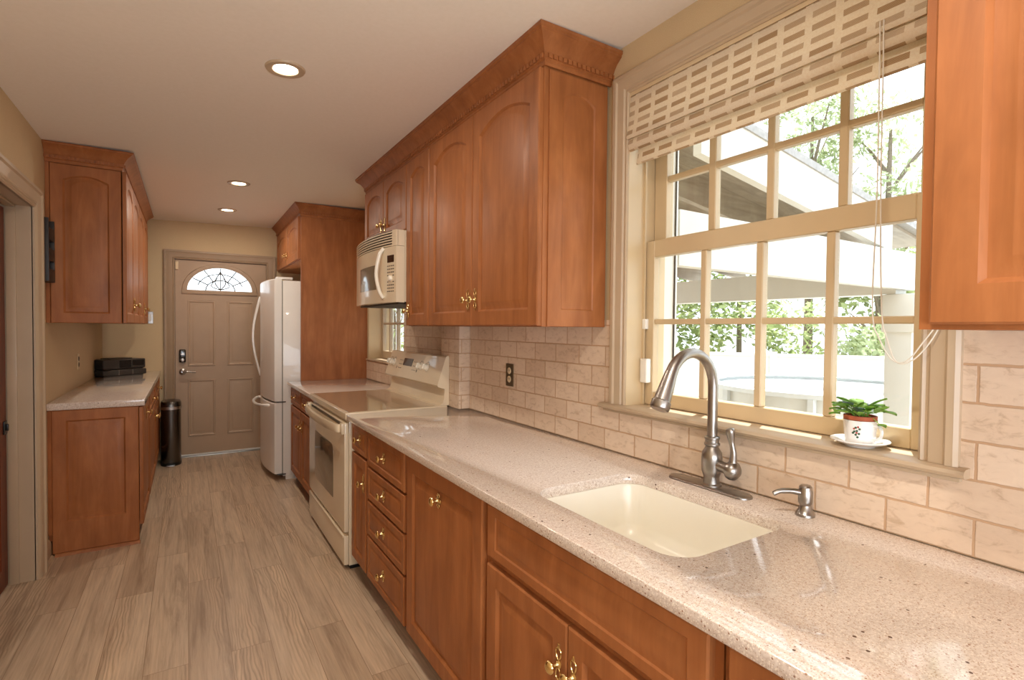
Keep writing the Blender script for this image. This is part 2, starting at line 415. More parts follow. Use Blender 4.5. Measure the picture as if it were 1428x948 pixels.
def smooth_curve(pts, k=6):
    P = [Vector(p) for p in pts]; out = []
    for i in range(len(P) - 1):
        p0 = P[max(i - 1, 0)]; p1 = P[i]; p2 = P[i + 1]; p3 = P[min(i + 2, len(P) - 1)]
        for j in range(k):
            t = j / k
            out.append(0.5 * ((2 * p1) + (p2 - p0) * t + (2 * p0 - 5 * p1 + 4 * p2 - p3) * t * t + (3 * p1 - p0 - 3 * p2 + p3) * t ** 3))
    out.append(P[-1]); return out

def face_map(facing, plane, a0, z0):
    return {'-X': lambda a, b, c: Vector((plane - c, a0 + a, z0 + b)), '+X': lambda a, b, c: Vector((plane + c, a0 + a, z0 + b)),
            '-Y': lambda a, b, c: Vector((a0 + a, plane - c, z0 + b))}[facing]
NORM = {'-X': Vector((-1, 0, 0)), '+X': Vector((1, 0, 0)), '-Y': Vector((0, -1, 0))}

def raised_panel(mb, mp, w, h, t=0.02, stile=0.055, rise=0.0, top=None, bottom=None, prof=None, edge=0.004, back=0.0):
    """framed door: flat stiles, a moulded groove and a raised field; rise > 0 arches the head"""
    top = stile if top is None else top; bottom = stile if bottom is None else bottom
    K = 10
    def inner(i):
        x0, x1 = stile + i, w - stile - i; y0 = bottom + i; ysh = h - top - rise - i * (1.0 if rise == 0 else 0.8); xm = w / 2; hw = (x1 - x0) / 2
        pts = [(x0, y0), (x1, y0)]
        for k in range(K + 1):
            x = x1 + (x0 - x1) * k / K; pts.append((x, ysh + rise * (1 - ((x - xm) / hw) ** 2)))
        return pts
    def outer(e):
        pts = [(e, e), (w - e, e)]
        fr = inner(0)
        for k in range(K + 1):
            x = fr[2 + k][0]
            if k == 0: x = w - e
            if k == K: x = e
            pts.append((x, h - e))
        return pts
    R = [mb.ring([mp(a, b, back) for a, b in outer(0)]), mb.ring([mp(a, b, t - edge) for a, b in outer(0)]), mb.ring([mp(a, b, t) for a, b in outer(edge)])]
    prof = prof or [(0, t), (0.004, t - 0.004), (0.009, t - 0.0095), (0.017, t - 0.0095), (0.040, t - 0.0015), (0.043, t - 0.001)]
    for i, c in prof: R.append(mb.ring([mp(a, b, c) for a, b in inner(i)]))
    mb.cap(list(reversed(R[0])))
    for a, b in zip(R, R[1:]): mb.quadring(a, b)
    mb.cap(R[-1]); return mb

def knob_mb(p, nrm, style='door', s=1.0):
    """brass mushroom knob on a pierced backplate"""
    mb = MB(); p = Vector(p); n = Vector(nrm); side = Vector((0, 0, 1)).cross(n).normalized(); up = Vector((0, 0, 1))
    mb.lathe([(0.011 * s, 0), (0.011 * s, 0.002), (0.008 * s, 0.004), (0.0055 * s, 0.007), (0.0048 * s, 0.02 * s), (0.007 * s, 0.022 * s), (0.0145 * s, 0.025 * s), (0.0165 * s, 0.029 * s), (0.015 * s, 0.033 * s), (0.0095 * s, 0.0365 * s), (0.006 * s, 0.0375 * s)], p, n, 18)
    def teardrop(sign, axis, cross, ln, wd, start):
        pts = []
        for k in range(14):
            a = 2 * PI * k / 14; pts.append(p + n * 0.0018 + axis * sign * (start + ln / 2 - ln / 2 * math.cos(a)) + cross * wd * math.sin(a) * (1.15 - 0.35 * math.cos(a)))
        mb.loop(pts, 0.0019 * s)
    ax, cr = (up, side)
    long_ = 0.030 if style == 'door' else 0.014
    for sg in (1, -1):
        teardrop(sg, ax, cr, long_ * s, 0.0085 * s, 0.010 * s)
        e = p + ax * sg * (0.010 + long_) * s
        mb.lathe([(0.0058 * s, 0), (0.0058 * s, 0.002), (0.003 * s, 0.0032)], e, n, 10)
        if style == 'door':
            e2 = p + ax * sg * (0.018 + long_) * s
            mb.lathe([(0.0036 * s, 0), (0.0036 * s, 0.002), (0.002 * s, 0.003)], e2, n, 8)
        if style != 'door': teardrop(sg, side, up, 0.012 * s, 0.005 * s, 0.008 * s)
    return mb

def hdoor(name, parent, facing, plane, a0, z0, w, h, rise=0.0, stile=0.055, knob=None, t=0.02, style='door', **kw):
    mb = MB(); mp = face_map(facing, plane, a0, z0); raised_panel(mb, mp, w, h, t, stile, rise, **kw)
    d = obj(name, mb, 'cherry', parent, 28)
    if knob:
        obj('knob', knob_mb(mp(knob[0], knob[1], t), NORM[facing], style), 'brass', d, 40, 'polished brass knob on a pierced backplate')
    return d

# ------------------------------------------------------------------ constants of the room
LW, RW, BW = -0.69, 1.45, 6.31            # left wall, right wall, back wall
CEIL = lambda x: 2.446 + 0.03 * (x - 0.9)
REAR = -1.5

# ------------------------------------------------------------------ room shell
mb = MB(); mb.box(-2.2, 1.75, REAR, BW + 0.2, -0.1, 0.0); struct(obj('floor', mb, 'plank_floor'), 'light oak plank floor')
mb = MB(); mb.prism([(-2.2, REAR, CEIL(-2.2)), (1.75, REAR, CEIL(1.75)), (1.75, REAR, 2.62), (-2.2, REAR, 2.62)], (0, BW + 0.2 - REAR, 0)); struct(obj('ceiling', mb, 'ceiling_paint'), 'cream painted ceiling')

# right wall with the openings of the sink window and the range window
W1 = (0.505, 1.497, 1.045, 2.275)   # y0 y1 z0 z1
W2 = (3.93, 4.895, 1.05, 1.95)
mb = MB()
for (y0, y1, z0, z1) in ((REAR, W1[0], 0, 2.55), (W1[1], W2[0], 0, 2.55), (W2[1], BW + 0.2, 0, 2.55), (W1[0], W1[1], 0, W1[2]), (W1[0], W1[1], W1[3], 2.55), (W2[0], W2[1], 0, W2[2]), (W2[0], W2[1], W2[3], 2.55)):
    mb.box(RW, RW + 0.22, y0, y1, z0, z1)
struct(obj('wall_right', mb, 'wallpaper'), 'papered wall with the sink window')

DY0, DY1, DT = -0.105, 0.742, 2.036       # back door opening x0, x1, top
mb = MB()
mb.box(LW - 0.2, DY0 - 0.012, BW, BW + 0.2, 0, 2.55); mb.box(DY1 + 0.012, RW + 0.22, BW, BW + 0.2, 0, 2.55); mb.box(DY0 - 0.012, DY1 + 0.012, BW, BW + 0.2, DT + 0.012, 2.55)
struct(obj('wall_back', mb, 'wallpaper'), 'papered end wall around the back door')
LD0, LD1, LDT = 2.62, 3.66, 1.975          # doorway in the left wall
mb = MB()
mb.box(LW - 0.14, LW, LD1 + 0.012, BW, 0, 2.55); mb.box(LW - 0.14, LW, REAR, LD0 - 0.012, 0, 2.55); mb.box(LW - 0.14, LW, LD0 - 0.012, LD1 + 0.012, LDT + 0.012, 2.55)
struct(obj('wall_left', mb, 'wallpaper'), 'papered wall with the doorway')
mb = MB(); mb.box(-2.2, 1.75, REAR - 0.15, REAR, 0, 2.55); struct(obj('wall_front', mb, 'wallpaper'))
mb = MB(); mb.box(-2.2, -2.1, REAR, BW, 0, 2.55); struct(obj('wall_side', mb, 'wallpaper'))

# tile backsplash
T = 0.008
mb = MB()
mb.box(RW - T, RW, -1.2, 0.45, 0.878, 1.40); mb.box(RW - T, RW, 0.45, 1.56, 0.878, 1.043); mb.box(RW - T, RW, 1.56, 2.79, 0.878, 1.40)
mb.box(RW - T, RW, 3.05, W2[0] - 0.01, 0.878, 1.53); mb.box(RW - T, RW, W2[0] - 0.01, 4.915, 0.878, 1.048)
struct(obj('trim_1', mb, 'tile_x'), 'tumbled stone tile backsplash along the right wall')
mb = MB(); mb.box(1.372, RW, 2.794, 3.05, 0.878, 1.372, 0.002)
o = struct(obj('trim_2', mb, 'tile_x'), 'tiled pier beside the range')
o.data.materials.append(MAT['tile_y'])
for p in o.data.polygons:
    if abs(p.normal.y) > 0.7: p.material_index = 1

# ------------------------------------------------------------------ sink window
win = sempty('window_1', (RW, 1.0, 1.045), 'wide double hung window over the sink with small panes')
cprof = [(0, 0), (0, -0.010), (0.006, -0.015), (0.012, -0.011), (0.017, -0.012), (0.022, -0.018), (0.050, -0.022), (0.056, -0.028), (0.070, -0.028), (0.078, -0.022), (0.078, 0)]
mb = MB(); mb.sweep([(W1[0] + 0.018, 1.0685), (W1[0] + 0.018, 2.268), (W1[1] - 0.018, 2.268), (W1[1] - 0.018, 1.0685)], cprof, 'yz', base=RW)
obj('casing', mb, 'trim', win)
# jambs and head of the recess
mb = MB()
mb.box(RW - 0.006, RW + 0.2, W1[1] - 0.019, W1[1] - 0.001, 1.062, 2.272); mb.box(RW - 0.006, RW + 0.2, W1[0] + 0.001, W1[0] + 0.019, 1.062, 2.272); mb.box(RW - 0.006, RW + 0.2, W1[0] + 0.019, W1[1] - 0.019, 2.254, 2.272)
mb.box(RW + 0.074, RW + 0.082, W1[1] - 0.030, W1[1] - 0.019, 1.068, 2.254); mb.box(RW + 0.074, RW + 0.082, W1[0] + 0.019, W1[0] + 0.030, 1.068, 2.254)
obj('jamb', mb, 'trim_lit', win)
# stool with a rounded nose
mb = MB(); nose = [(1.66, 1.046), (1.66, 1.066), (1.418, 1.068), (1.409, 1.064), (1.405, 1.057), (1.409, 1.050), (1.418, 1.047)]
S0, S1 = W1[0] + 0.002, W1[1] - 0.002
mb.prism([(x, S0, z) for x, z in nose], (0, S1 - S0, 0))
mb2 = [(RW - 0.0085, 1.046), (RW - 0.0085, 1.068)] + nose[2:]
mb.prism([(x, 0.428, z) for x, z in mb2], (0, S0 - 0.428, 0)); mb.prism([(x, S1, z) for x, z in mb2], (0, 1.60 - S1, 0))
# small moulding under the nose
mb.box(1.424, RW - 0.0085, 0.44, 1.588, 1.036, 1.046, 0.003)
obj('stool', mb, 'trim', win)
def sash(name, x, y0, y1, z0, z1, cols, rows, t=0.038, mat='trim_lit', mun=0.010, par=None, glassx=None):
    mb = MB(); xa, xb = x, x + t
    cs = [y0] + [c for p in cols for c in p] + [y1]; cs.sort()
    rs = [z0] + [r for p in rows for r in p] + [z1]; rs.sort()
    # stiles and rails
    mb.box(xa, xb, y0, cs[1], z0, z1, 0.002, 1); mb.box(xa, xb, cs[-2], y1, z0, z1, 0.002, 1)
    mb.box(xa, xb, cs[1], cs[-2], z0, rs[1], 0.002, 1); mb.box(xa, xb, cs[1], cs[-2], rs[-2], z1, 0.002, 1)
    # muntins, with a bead in front and behind
    for i in range(2, len(cs) - 2, 2): mb.box(xa + 0.004, xb - 0.004, cs[i], cs[i + 1], rs[1], rs[-2], 0.003, 1)
    for i in range(2, len(rs) - 2, 2): mb.box(xa + 0.0055, xb - 0.0055, cs[1], cs[-2], rs[i], rs[i + 1], 0.003, 1)
    s = obj(name, mb, mat, par)
    g = MB()
    for a, b in cols:
        for c, d in rows: g.box(x + t * 0.6, x + t * 0.6 + 0.003, a + 0.0003, b - 0.0003, c + 0.0003, d - 0.0003)
    obj('glass', g, 'window_glass', s)
    return s
cols = [(0.576, 0.769), (0.793, 0.984), (1.008, 1.196), (1.220, 1.432)]
sash('lower_sash', 1.540, W1[0] + 0.022, W1[1] - 0.022, 1.0685, 1.708, cols, [(1.120, 1.384), (1.404, 1.645)], par=win)
colsu = [(0.584, 0.760), (0.786, 0.980), (1.005, 1.196), (1.226, 1.414)]
sash('upper_sash', 1.583, W1[0] + 0.022, W1[1] - 0.022, 1.665, 2.2535, colsu, [(1.720, 1.938), (1.960, 2.215)], par=win)

# ------------------------------------------------------------------ small window behind the range
win2 = sempty('window_2', (RW, 4.44, 1.05), 'small deep set window under the microwave')
mb = MB(); mb.box(RW + 0.001, RW + 0.2, W2[1] - 0.015, W2[1] - 0.001, 1.066, W2[3] - 0.001); mb.box(RW + 0.001, RW + 0.2, W2[0] + 0.001, W2[0] + 0.015, 1.066, W2[3] - 0.001); mb.box(RW + 0.001, RW + 0.2, W2[0] + 0.015, W2[1] - 0.015, W2[3] - 0.016, W2[3] - 0.001)
obj('jamb', mb, 'trim_lit', win2)
mb = MB(); mb.prism([(x, W2[0] + 0.002, z) for x, z in ((1.63, 1.051), (1.63, 1.065), (1.432, 1.066), (1.426, 1.058), (1.432, 1.051))], (0, W2[1] - W2[0] - 0.004, 0)); obj('stool', mb, 'trim', win2)
c2 = [(4.03, 4.235), (4.255, 4.455), (4.475, 4.655), (4.675, 4.84)]
sash('lower_sash', 1.575, W2[0] + 0.017, W2[1] - 0.017, 1.067, 1.70, c2, [(1.140, 1.385), (1.405, 1.645)], par=win2, mat='trim')
sash('upper_sash', 1.614, W2[0] + 0.017, W2[1] - 0.017, 1.665, 1.933, c2, [(1.715, 1.895)], par=win2, mat='trim', t=0.03)

# ------------------------------------------------------------------ back door
door = sempty('door_1', (0.32, BW, 0), 'taupe panelled back door with a half round leaded light')
casp = [(0, 0), (0, -0.012), (0.008, -0.016), (0.014, -0.012), (0.022, -0.018), (0.060, -0.022), (0.068, -0.028), (0.085, -0.028), (0.085, 0)]
mb = MB(); mb.sweep([(DY0 - 0.004, 0), (DY0 - 0.004, DT + 0.004), (DY1 + 0.004, DT + 0.004), (DY1 + 0.004, 0)], casp, 'xz', base=BW); obj('casing', mb, 'casing_paint', door)
mb = MB(); mb.box(DY0 - 0.010, DY0, BW - 0.01, BW + 0.14, 0, DT); mb.box(DY1, DY1 + 0.010, BW - 0.01, BW + 0.14, 0, DT); mb.box(DY0 - 0.010, DY1 + 0.010, BW - 0.01, BW + 0.14, DT, DT + 0.010); mb.box(DY0, DY0 + 0.014, BW + 0.056, BW + 0.07, 0.01, DT); mb.box(DY1 - 0.014, DY1, BW + 0.056, BW + 0.07, 0.01, DT); mb.box(DY0 + 0.014, DY1 - 0.014, BW + 0.056, BW + 0.07, DT - 0.014, DT); obj('jamb', mb, 'casing_paint', door)
# leaf: slab with a half round hole and four raised panels
DF = BW + 0.012                                # face of the leaf
LX0, LX1, LZ0, LZ1 = DY0 + 0.003, DY1 - 0.003, 0.028, DT - 0.004
fx, fz, fr = 0.302, 1.728, 0.30
arc = [(fx + fr * math.cos(PI * k / 24), fz + fr * 0.80 * math.sin(PI * k / 24)) for k in range(25)]
mb = MB(); bm = mb.bm
outer = [(LX0, LZ0), (LX1, LZ0), (LX1, LZ1), (LX0, LZ1)]
fv = mb.ring([(x, DF, z) for x, z in outer]); bv = mb.ring([(x, DF + 0.042, z) for x, z in outer])
fh = mb.ring([(x, DF, z) for x, z in arc]); bh = mb.ring([(x, DF + 0.042, z) for x, z in arc])
for ov, hv in ((fv, fh), (bv, bh)):
    ed = []
    for r in (ov, hv):
        for i in range(len(r)): ed.append(bm.edges.new((r[i], r[(i + 1) % len(r)])))
    bmesh.ops.triangle_fill(bm, edges=ed, use_beauty=True)
mb.quadring(fv, bv); mb.quadring(fh, bh)
leaf = obj('leaf', mb, 'door_paint', door, 30)
mb = MB(); mp = face_map('-Y', DF, 0, 0)
for (x0, x1, z0, z1) in ((0.005, 0.252, 0.94, 1.62), (0.362, 0.613, 0.94, 1.62), (0.005, 0.252, 0.21, 0.80), (0.362, 0.613, 0.21, 0.80)):
    m2 = face_map('-Y', DF, x0, z0)
    w_, h_ = x1 - x0, z1 - z0
    def rect(i): return [(i, i), (w_ - i, i), (w_ - i, h_ - i), (i, h_ - i)]
    rs = [mb.ring([m2(a, b, c) for a, b in rect(i)]) for i, c in ((0, -0.001), (0.003, 0.006), (0.014, 0.007), (0.022, 0.001), (0.034, 0.001), (0.052, 0.007), (0.056, 0.0075))]
    for a, b in zip(rs, rs[1:]): mb.quadring(a, b)
    mb.cap(rs[-1])
obj('panel_moulding', mb, 'door_paint', leaf)
# fan light frame, glass and lead
mb = MB(); ro = []
def halfring(r0, r1, y):
    return
prof = [(1.0, 0.0), (1.0, -0.010), (1.05, -0.014), (1.14, -0.012), (1.16, 0.0)]
rr = []
for s_, dy in prof:
    rr.append([(fx + fr * s_ * math.cos(PI * k / 24), DF + dy, fz + fr * 0.80 * s_ * math.sin(PI * k / 24)) for k in range(25)])
mb.loft([[rr[j][k] for j in range(5)] for k in range(25)])
mb.box(fx - fr * 1.16, fx + fr * 1.16, DF - 0.012, DF, fz - 0.04, fz + 0.001, 0.003)
fl = obj('fan_light_frame', mb, 'door_paint', leaf)
mb = MB(); mb.prism([(x, DF + 0.018, z) for x, z in arc], (0, 0.006, 0)); obj('glass', mb, 'window_glass', fl)
mb = MB(); y = DF + 0.016
def am(r, k): return (fx + fr * r * math.cos(k), y, fz + fr * 0.80 * r * math.sin(k) + 0.002)
for k in (0.55, 1.05, PI - 1.05, PI - 0.55): mb.tube([am(0.45, k), am(0.98, k)], 0.0055, 6)
mb.tube([am(0.72, PI * k / 20) for k in range(2, 19)], 0.005, 6)
mb.tube([am(0.45, PI * k / 16) for k in range(17)], 0.005, 6)
for sx in (-1, 1):
    mb.tube(smooth_curve([(fx, y, fz + 0.01), (fx + sx * 0.05, y, fz + 0.09), (fx, y, fz + 0.2)]), 0.0055, 6)
    mb.tube(smooth_curve([(fx, y, fz + 0.01), (fx + sx * 0.085, y, fz + 0.05), (fx + sx * 0.03, y, fz + 0.13)]), 0.005, 6)
mb.tube([(fx, y, fz + 0.002), (fx, y, fz + 0.235)], 0.004, 6)
obj('lead_came', mb, 'leadline', fl)
# keypad lock, lever, sweep, threshold, chime
mb = MB(); mb.box(-0.070, -0.012, DF - 0.028, DF, 0.98, 1.115, 0.012, 3); k_ = obj('keypad_lock', mb, 'black_gloss', leaf)
mb = MB(); mb.lathe([(0.017, 0), (0.017, 0.004), (0.010, 0.006)], (-0.041, DF - 0.028, 1.008), (0, -1, 0), 16); mb.box(-0.058, -0.024, DF - 0.030, DF - 0.027, 1.055, 1.075, 0.001); obj('thumb_turn', mb, 'steel', k_)
mb = MB(); mb.lathe([(0.030, 0), (0.030, 0.006), (0.022, 0.012), (0.011, 0.014), (0.010, 0.045)], (-0.041, DF, 0.885), (0, -1, 0), 20)
mb.tube(smooth_curve([(-0.041, DF - 0.045, 0.885), (0.0, DF - 0.05, 0.889), (0.045, DF - 0.047, 0.881), (0.075, DF - 0.042, 0.883)]), [0.011] * 7 + [0.009] * 6 + [0.008] * 6, 10); obj('door_lever', mb, 'steel', leaf)
mb = MB(); mb.box(LX0, LX1, DF - 0.006, DF + 0.04, 0.012, 0.0275); obj('door_sweep', mb, 'white_plastic', leaf)
mb = MB(); mb.box(DY0, DY1, BW - 0.02, BW + 0.14, 0.0, 0.010, 0.003); obj('threshold', mb, 'steel', door)
mb = MB(); mb.box(DY0 + 0.005, DY0 + 0.032, DF - 0.016, DF - 0.0005, 1.93, 2.01, 0.003); tag(obj('door_sensor', mb, 'outlet_almond'), 'small almond sensor box at top left corner of back door', 'sensor')

# ------------------------------------------------------------------ doorway on the left with a brown door
dl = sempty('trim_3', (LW, LD1, 0), 'casing and deep jamb of the doorway in the left wall')
lc = [(0, 0), (0, 0.012), (0.007, 0.018), (0.013, 0.014), (0.020, 0.020), (0.026, 0.017), (0.034, 0.022), (0.075, 0.026), (0.083, 0.034), (0.098, 0.034), (0.098, 0)]
lc = [(-o_, h_) for o_, h_ in lc]
mb = MB(); mb.sweep([(LD0, 0), (LD0, LDT), (LD1, LDT), (LD1, 0)], [(-o_, h_) for o_, h_ in lc], 'yz', base=LW); obj('casing', mb, 'trim', dl)
mb = MB(); mb.box(LW - 0.139, LW + 0.004, LD1, LD1 + 0.0115, 0, LDT); mb.box(LW - 0.139, LW + 0.004, LD0 - 0.0115, LD0, 0, LDT); mb.box(LW - 0.139, LW + 0.004, LD0 - 0.0115, LD1 + 0.0115, LDT, LDT + 0.0115)
mb.box(LW - 0.100, LW - 0.060, LD1 - 0.012, LD1, 0, LDT, 0.004); mb.box(LW - 0.100, LW - 0.060, LD0, LD1 - 0.012, LDT - 0.012, LDT, 0.004)
obj('jamb', mb, 'trim', dl)
d2 = sempty('door_2', (LW - 0.12, 3.1, 0), 'dark cherry door standing in the left doorway')
mb = MB(); raised_panel(mb, lambda a, b, c: Vector((LW - 0.138 + c, 2.64 + a, 0.012 + b)), 1.005, 1.945, 0.036, 0.11)
lf = obj('leaf', mb, 'cherry_dark', d2)
mb = MB(); mb.box(LW - 0.1015, LW - 0.096, 3.585, 3.635, 0.80, 0.865, 0.001); mb.box(LW - 0.096, LW - 0.086, 3.603, 3.620, 0.815, 0.85, 0.003); obj('latch_plate', mb, 'black', lf)

mb = MB(); bp = [(0, 0), (0.015, 0), (0.015, 0.085), (0.010, 0.10), (0.004, 0.112), (0, 0.112)]
mb.prism([(LW + a, LD1 + 0.10, b) for a, b in bp], (0, 3.965 - LD1 - 0.10, 0)); mb.prism([(LW + 0.015 + a, LD1 + 0.10, b) for a, b in ((0, 0), (0.014, 0), (0.012, 0.009), (0.006, 0.015), (0, 0.017))], (0, 3.96 - LD1 - 0.10, 0))
struct(obj('baseboard_left', mb, 'trim'))

# ------------------------------------------------------------------ cabinets: base run on the right
CX, CF = 0.79, 0.77                   # face frame plane / finished door face
CTZ = 0.877                            # counter top
BACKX = RW - 0.012
def base_cab(y0, y1, label, open_top=False):
    t = thing('base_cabinet', label, 'cabinet', ((CX + BACKX) / 2, (y0 + y1) / 2, 0))
    mb = MB()
    if open_top:
        ya, yb = y0 + 0.001, y1 - 0.001
        mb.box(CX, CX + 0.019, ya, yb, 0.09, 0.8455); mb.box(BACKX - 0.012, BACKX, ya, yb, 0.09, 0.8455); mb.box(CX + 0.019, BACKX - 0.012, ya, ya + 0.017, 0.09, 0.8455); mb.box(CX + 0.019, BACKX - 0.012, yb - 0.017, yb, 0.09, 0.8455); mb.box(CX + 0.019, BACKX - 0.012, ya + 0.017, yb - 0.017, 0.09, 0.107)
    else: mb.box(CX, BACKX, y0 + 0.001, y1 - 0.001, 0.09, 0.8455)
    obj('carcass', mb, 'cherry', t)
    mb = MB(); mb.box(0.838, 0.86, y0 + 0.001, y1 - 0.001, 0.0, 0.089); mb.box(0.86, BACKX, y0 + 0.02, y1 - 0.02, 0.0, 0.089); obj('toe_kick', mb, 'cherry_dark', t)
    return t
# narrow unit by the range
c = base_cab(2.632, 2.905, 'narrow cherry base cabinet beside the range with one small drawer')
hdoor('drawer', c, '-X', CX, 2.640, 0.690, 0.257, 0.146, stile=0.022, knob=(0.10, 0.078), style='drawer', prof=[(0, 0.02), (0.004, 0.017), (0.010, 0.016), (0.018, 0.0195), (0.02, 0.02)])
hdoor('door', c, '-X', CX, 2.640, 0.098, 0.257, 0.578, stile=0.05, knob=(0.033, 0.455))
# bank of four drawers
c = base_cab(2.064, 2.630, 'cherry base cabinet with a bank of four drawers')
ZD = [(0.666, 0.836), (0.497, 0.655), (0.318, 0.486), (0.098, 0.307)]
for z0, z1 in ZD:
    hdoor('drawer', c, '-X', CX, 2.084, z0, 0.526, z1 - z0, stile=0.03, knob=(0.263, (z1 - z0) * 0.52), style='drawer', prof=[(0, 0.02), (0.004, 0.016), (0.012, 0.0155), (0.022, 0.0195), (0.024, 0.02)])
# tall pull out
c = base_cab(1.388, 2.062, 'cherry base cabinet with one full height pull-out panel')
hdoor('pull_out_front', c, '-X', CX, 1.402, 0.098, 0.648, 0.738, stile=0.062, knob=(0.324, 0.640), style='drawer')
# sink base
c = base_cab(0.560, 1.386, 'cherry sink base cabinet with a long false drawer and two doors', True)
hdoor('false_front', c, '-X', CX, 0.578, 0.675, 0.79, 0.158, stile=0.045, top=0.03, bottom=0.028, prof=[(0, 0.02), (0.004, 0.016), (0.010, 0.0155), (0.024, 0.0195), (0.027, 0.02)])
hdoor('door', c, '-X', CX, 0.578, 0.098, 0.394, 0.553, knob=(0.368, 0.445))
hdoor('door', c, '-X', CX, 0.976, 0.098, 0.394, 0.553, knob=(0.028, 0.445))
c = base_cab(-0.45, 0.558, 'cherry base cabinet nearest the camera, right of the sink base')
hdoor('drawer', c, '-X', CX, 0.02, 0.675, 0.52, 0.158, stile=0.045, top=0.03, bottom=0.028, prof=[(0, 0.02), (0.004, 0.016), (0.010, 0.0155), (0.024, 0.0195), (0.027, 0.02)])
hdoor('door', c, '-X', CX, 0.02, 0.098, 0.52, 0.553)
# beyond the range
c = base_cab(3.925, 4.915, 'cherry base cabinet between the range and the refrigerator')
for y0, wd in ((3.945, 0.465), (4.43, 0.465)):
    hdoor('drawer', c, '-X', CX, y0, 0.690, wd, 0.146, stile=0.03, knob=(wd / 2, 0.075), style='drawer', prof=[(0, 0.02), (0.004, 0.017), (0.010, 0.016), (0.018, 0.0195), (0.02, 0.02)])
hdoor('door', c, '-X', CX, 3.945, 0.098, 0.465, 0.578, knob=(0.43, 0.455)); hdoor('door', c, '-X', CX, 4.43, 0.098, 0.465, 0.578, knob=(0.038, 0.455))

# ------------------------------------------------------------------ countertops
def counter(name, x0, x1, y0, y1, ztop, th, label, hole=None, front='-'):
    mb = MB(); bm = mb.bm; e = 0.004
    def rect(i): return [(x0 + i, y0 + i), (x1 - i, y0 + i), (x1 - i, y1 - i), (x0 + i, y1 - i)]
    R = [mb.ring([(a, b, z) for a, b in rect(i)]) for i, z in ((e, ztop), (e * 0.3, ztop - e * 0.3), (0, ztop - e), (0, ztop - th + e), (e, ztop - th))]
    for a, b in zip(R, R[1:]): mb.quadring(a, b)
    if hole:
        hx0, hx1, hy0, hy1, r = hole
        def rr(i):
            pts = []
            for cx, cy, a0 in ((hx1 - r, hy1 - r, 0), (hx0 + r, hy1 - r, 90), (hx0 + r, hy0 + r, 180), (hx1 - r, hy0 + r, 270)):
                for k in range(7):
                    a = math.radians(a0 + 15 * k); pts.append((cx + (r + i) * math.cos(a), cy + (r + i) * math.sin(a)))
            return pts
        H = [mb.ring([(a, b, z) for a, b in rr(i)]) for i, z in ((0.002, ztop), (0, ztop - 0.002), (0, ztop - th))]
        for a, b in zip(H, H[1:]): mb.quadring(a, b)
        for o_, h_ in ((R[0], H[0]), (R[-1], H[-1])):
            ed = []
            for r_ in (o_, h_):
                for i in range(len(r_)):
                    a, b = r_[i], r_[(i + 1) % len(r_)]
                    ed.append(bm.edges.get((a, b)) or bm.edges.new((a, b)))
            bmesh.ops.triangle_fill(bm, edges=ed, use_beauty=True)
    else: mb.cap(R[0]); mb.cap(list(reversed(R[-1])))
    return tag(obj(name, mb, 'quartz', None, 50), label, 'countertop')
SH = (0.872, 1.287, 0.728, 1.282, 0.07)
counter('countertop', 0.746, RW - 0.009, -0.45, 2.918, CTZ, 0.031, 'speckled beige quartz countertop with the sink cut into it', SH)
counter('countertop', 0.746, RW - 0.009, 3.922, 4.918, CTZ, 0.031, 'speckled beige quartz countertop between range and refrigerator')
LZ = 0.902
counter('countertop', LW + 0.001, -0.226, 3.955, BW - 0.001, LZ, 0.042, 'speckled beige quartz countertop under the stereo on the left wall')

# ------------------------------------------------------------------ sink, faucet, soap
sk = thing('kitchen_sink', 'white undermount kitchen sink below the window', 'sink', (1.08, 1.005, 0.64))
def rrect(x0, x1, y0, y1, r, z, n=7):
    pts = []
    for cx, cy, a0 in ((x1 - r, y1 - r, 0), (x0 + r, y1 - r, 90), (x0 + r, y0 + r, 180), (x1 - r, y0 + r, 270)):
        for k in range(n):
            a = math.radians(a0 + 90 / (n - 1) * k); pts.append((cx + r * math.cos(a), cy + r * math.sin(a), z))
    return pts
x0, x1, y0, y1, r = SH
mb = MB(); g = -0.004
zt = CTZ - 0.0315
mb.loft([rrect(x0 - 0.012, x1 + 0.012, y0 - 0.012, y1 + 0.012, r + 0.012, 0.655), rrect(x0 - 0.012, x1 + 0.012, y0 - 0.012, y1 + 0.012, r + 0.012, zt), rrect(x0 - g, x1 + g, y0 - g, y1 + g, r, zt),
         rrect(x0 + 0.006, x1 - 0.006, y0 + 0.006, y1 - 0.006, r, zt - 0.006), rrect(x0 + 0.014, x1 - 0.014, y0 + 0.014, y1 - 0.014, r, 0.72), rrect(x0 + 0.022, x1 - 0.022, y0 + 0.022, y1 - 0.022, r, 0.69), rrect(x0 + 0.045, x1 - 0.045, y0 + 0.045, y1 - 0.045, r, 0.672), rrect(x0 + 0.18, x1 - 0.18, y0 + 0.2, y1 - 0.2, 0.02, 0.666)])
obj('basin', mb, 'sink_composite', sk, 50)
mb = MB(); mb.lathe([(0.042, 0), (0.042, 0.002), (0.034, 0.003), (0.030, 0.001)], (1.08, 1.005, 0.6665), (0, 0, 1), 24); obj('drain', mb, 'steel', sk)

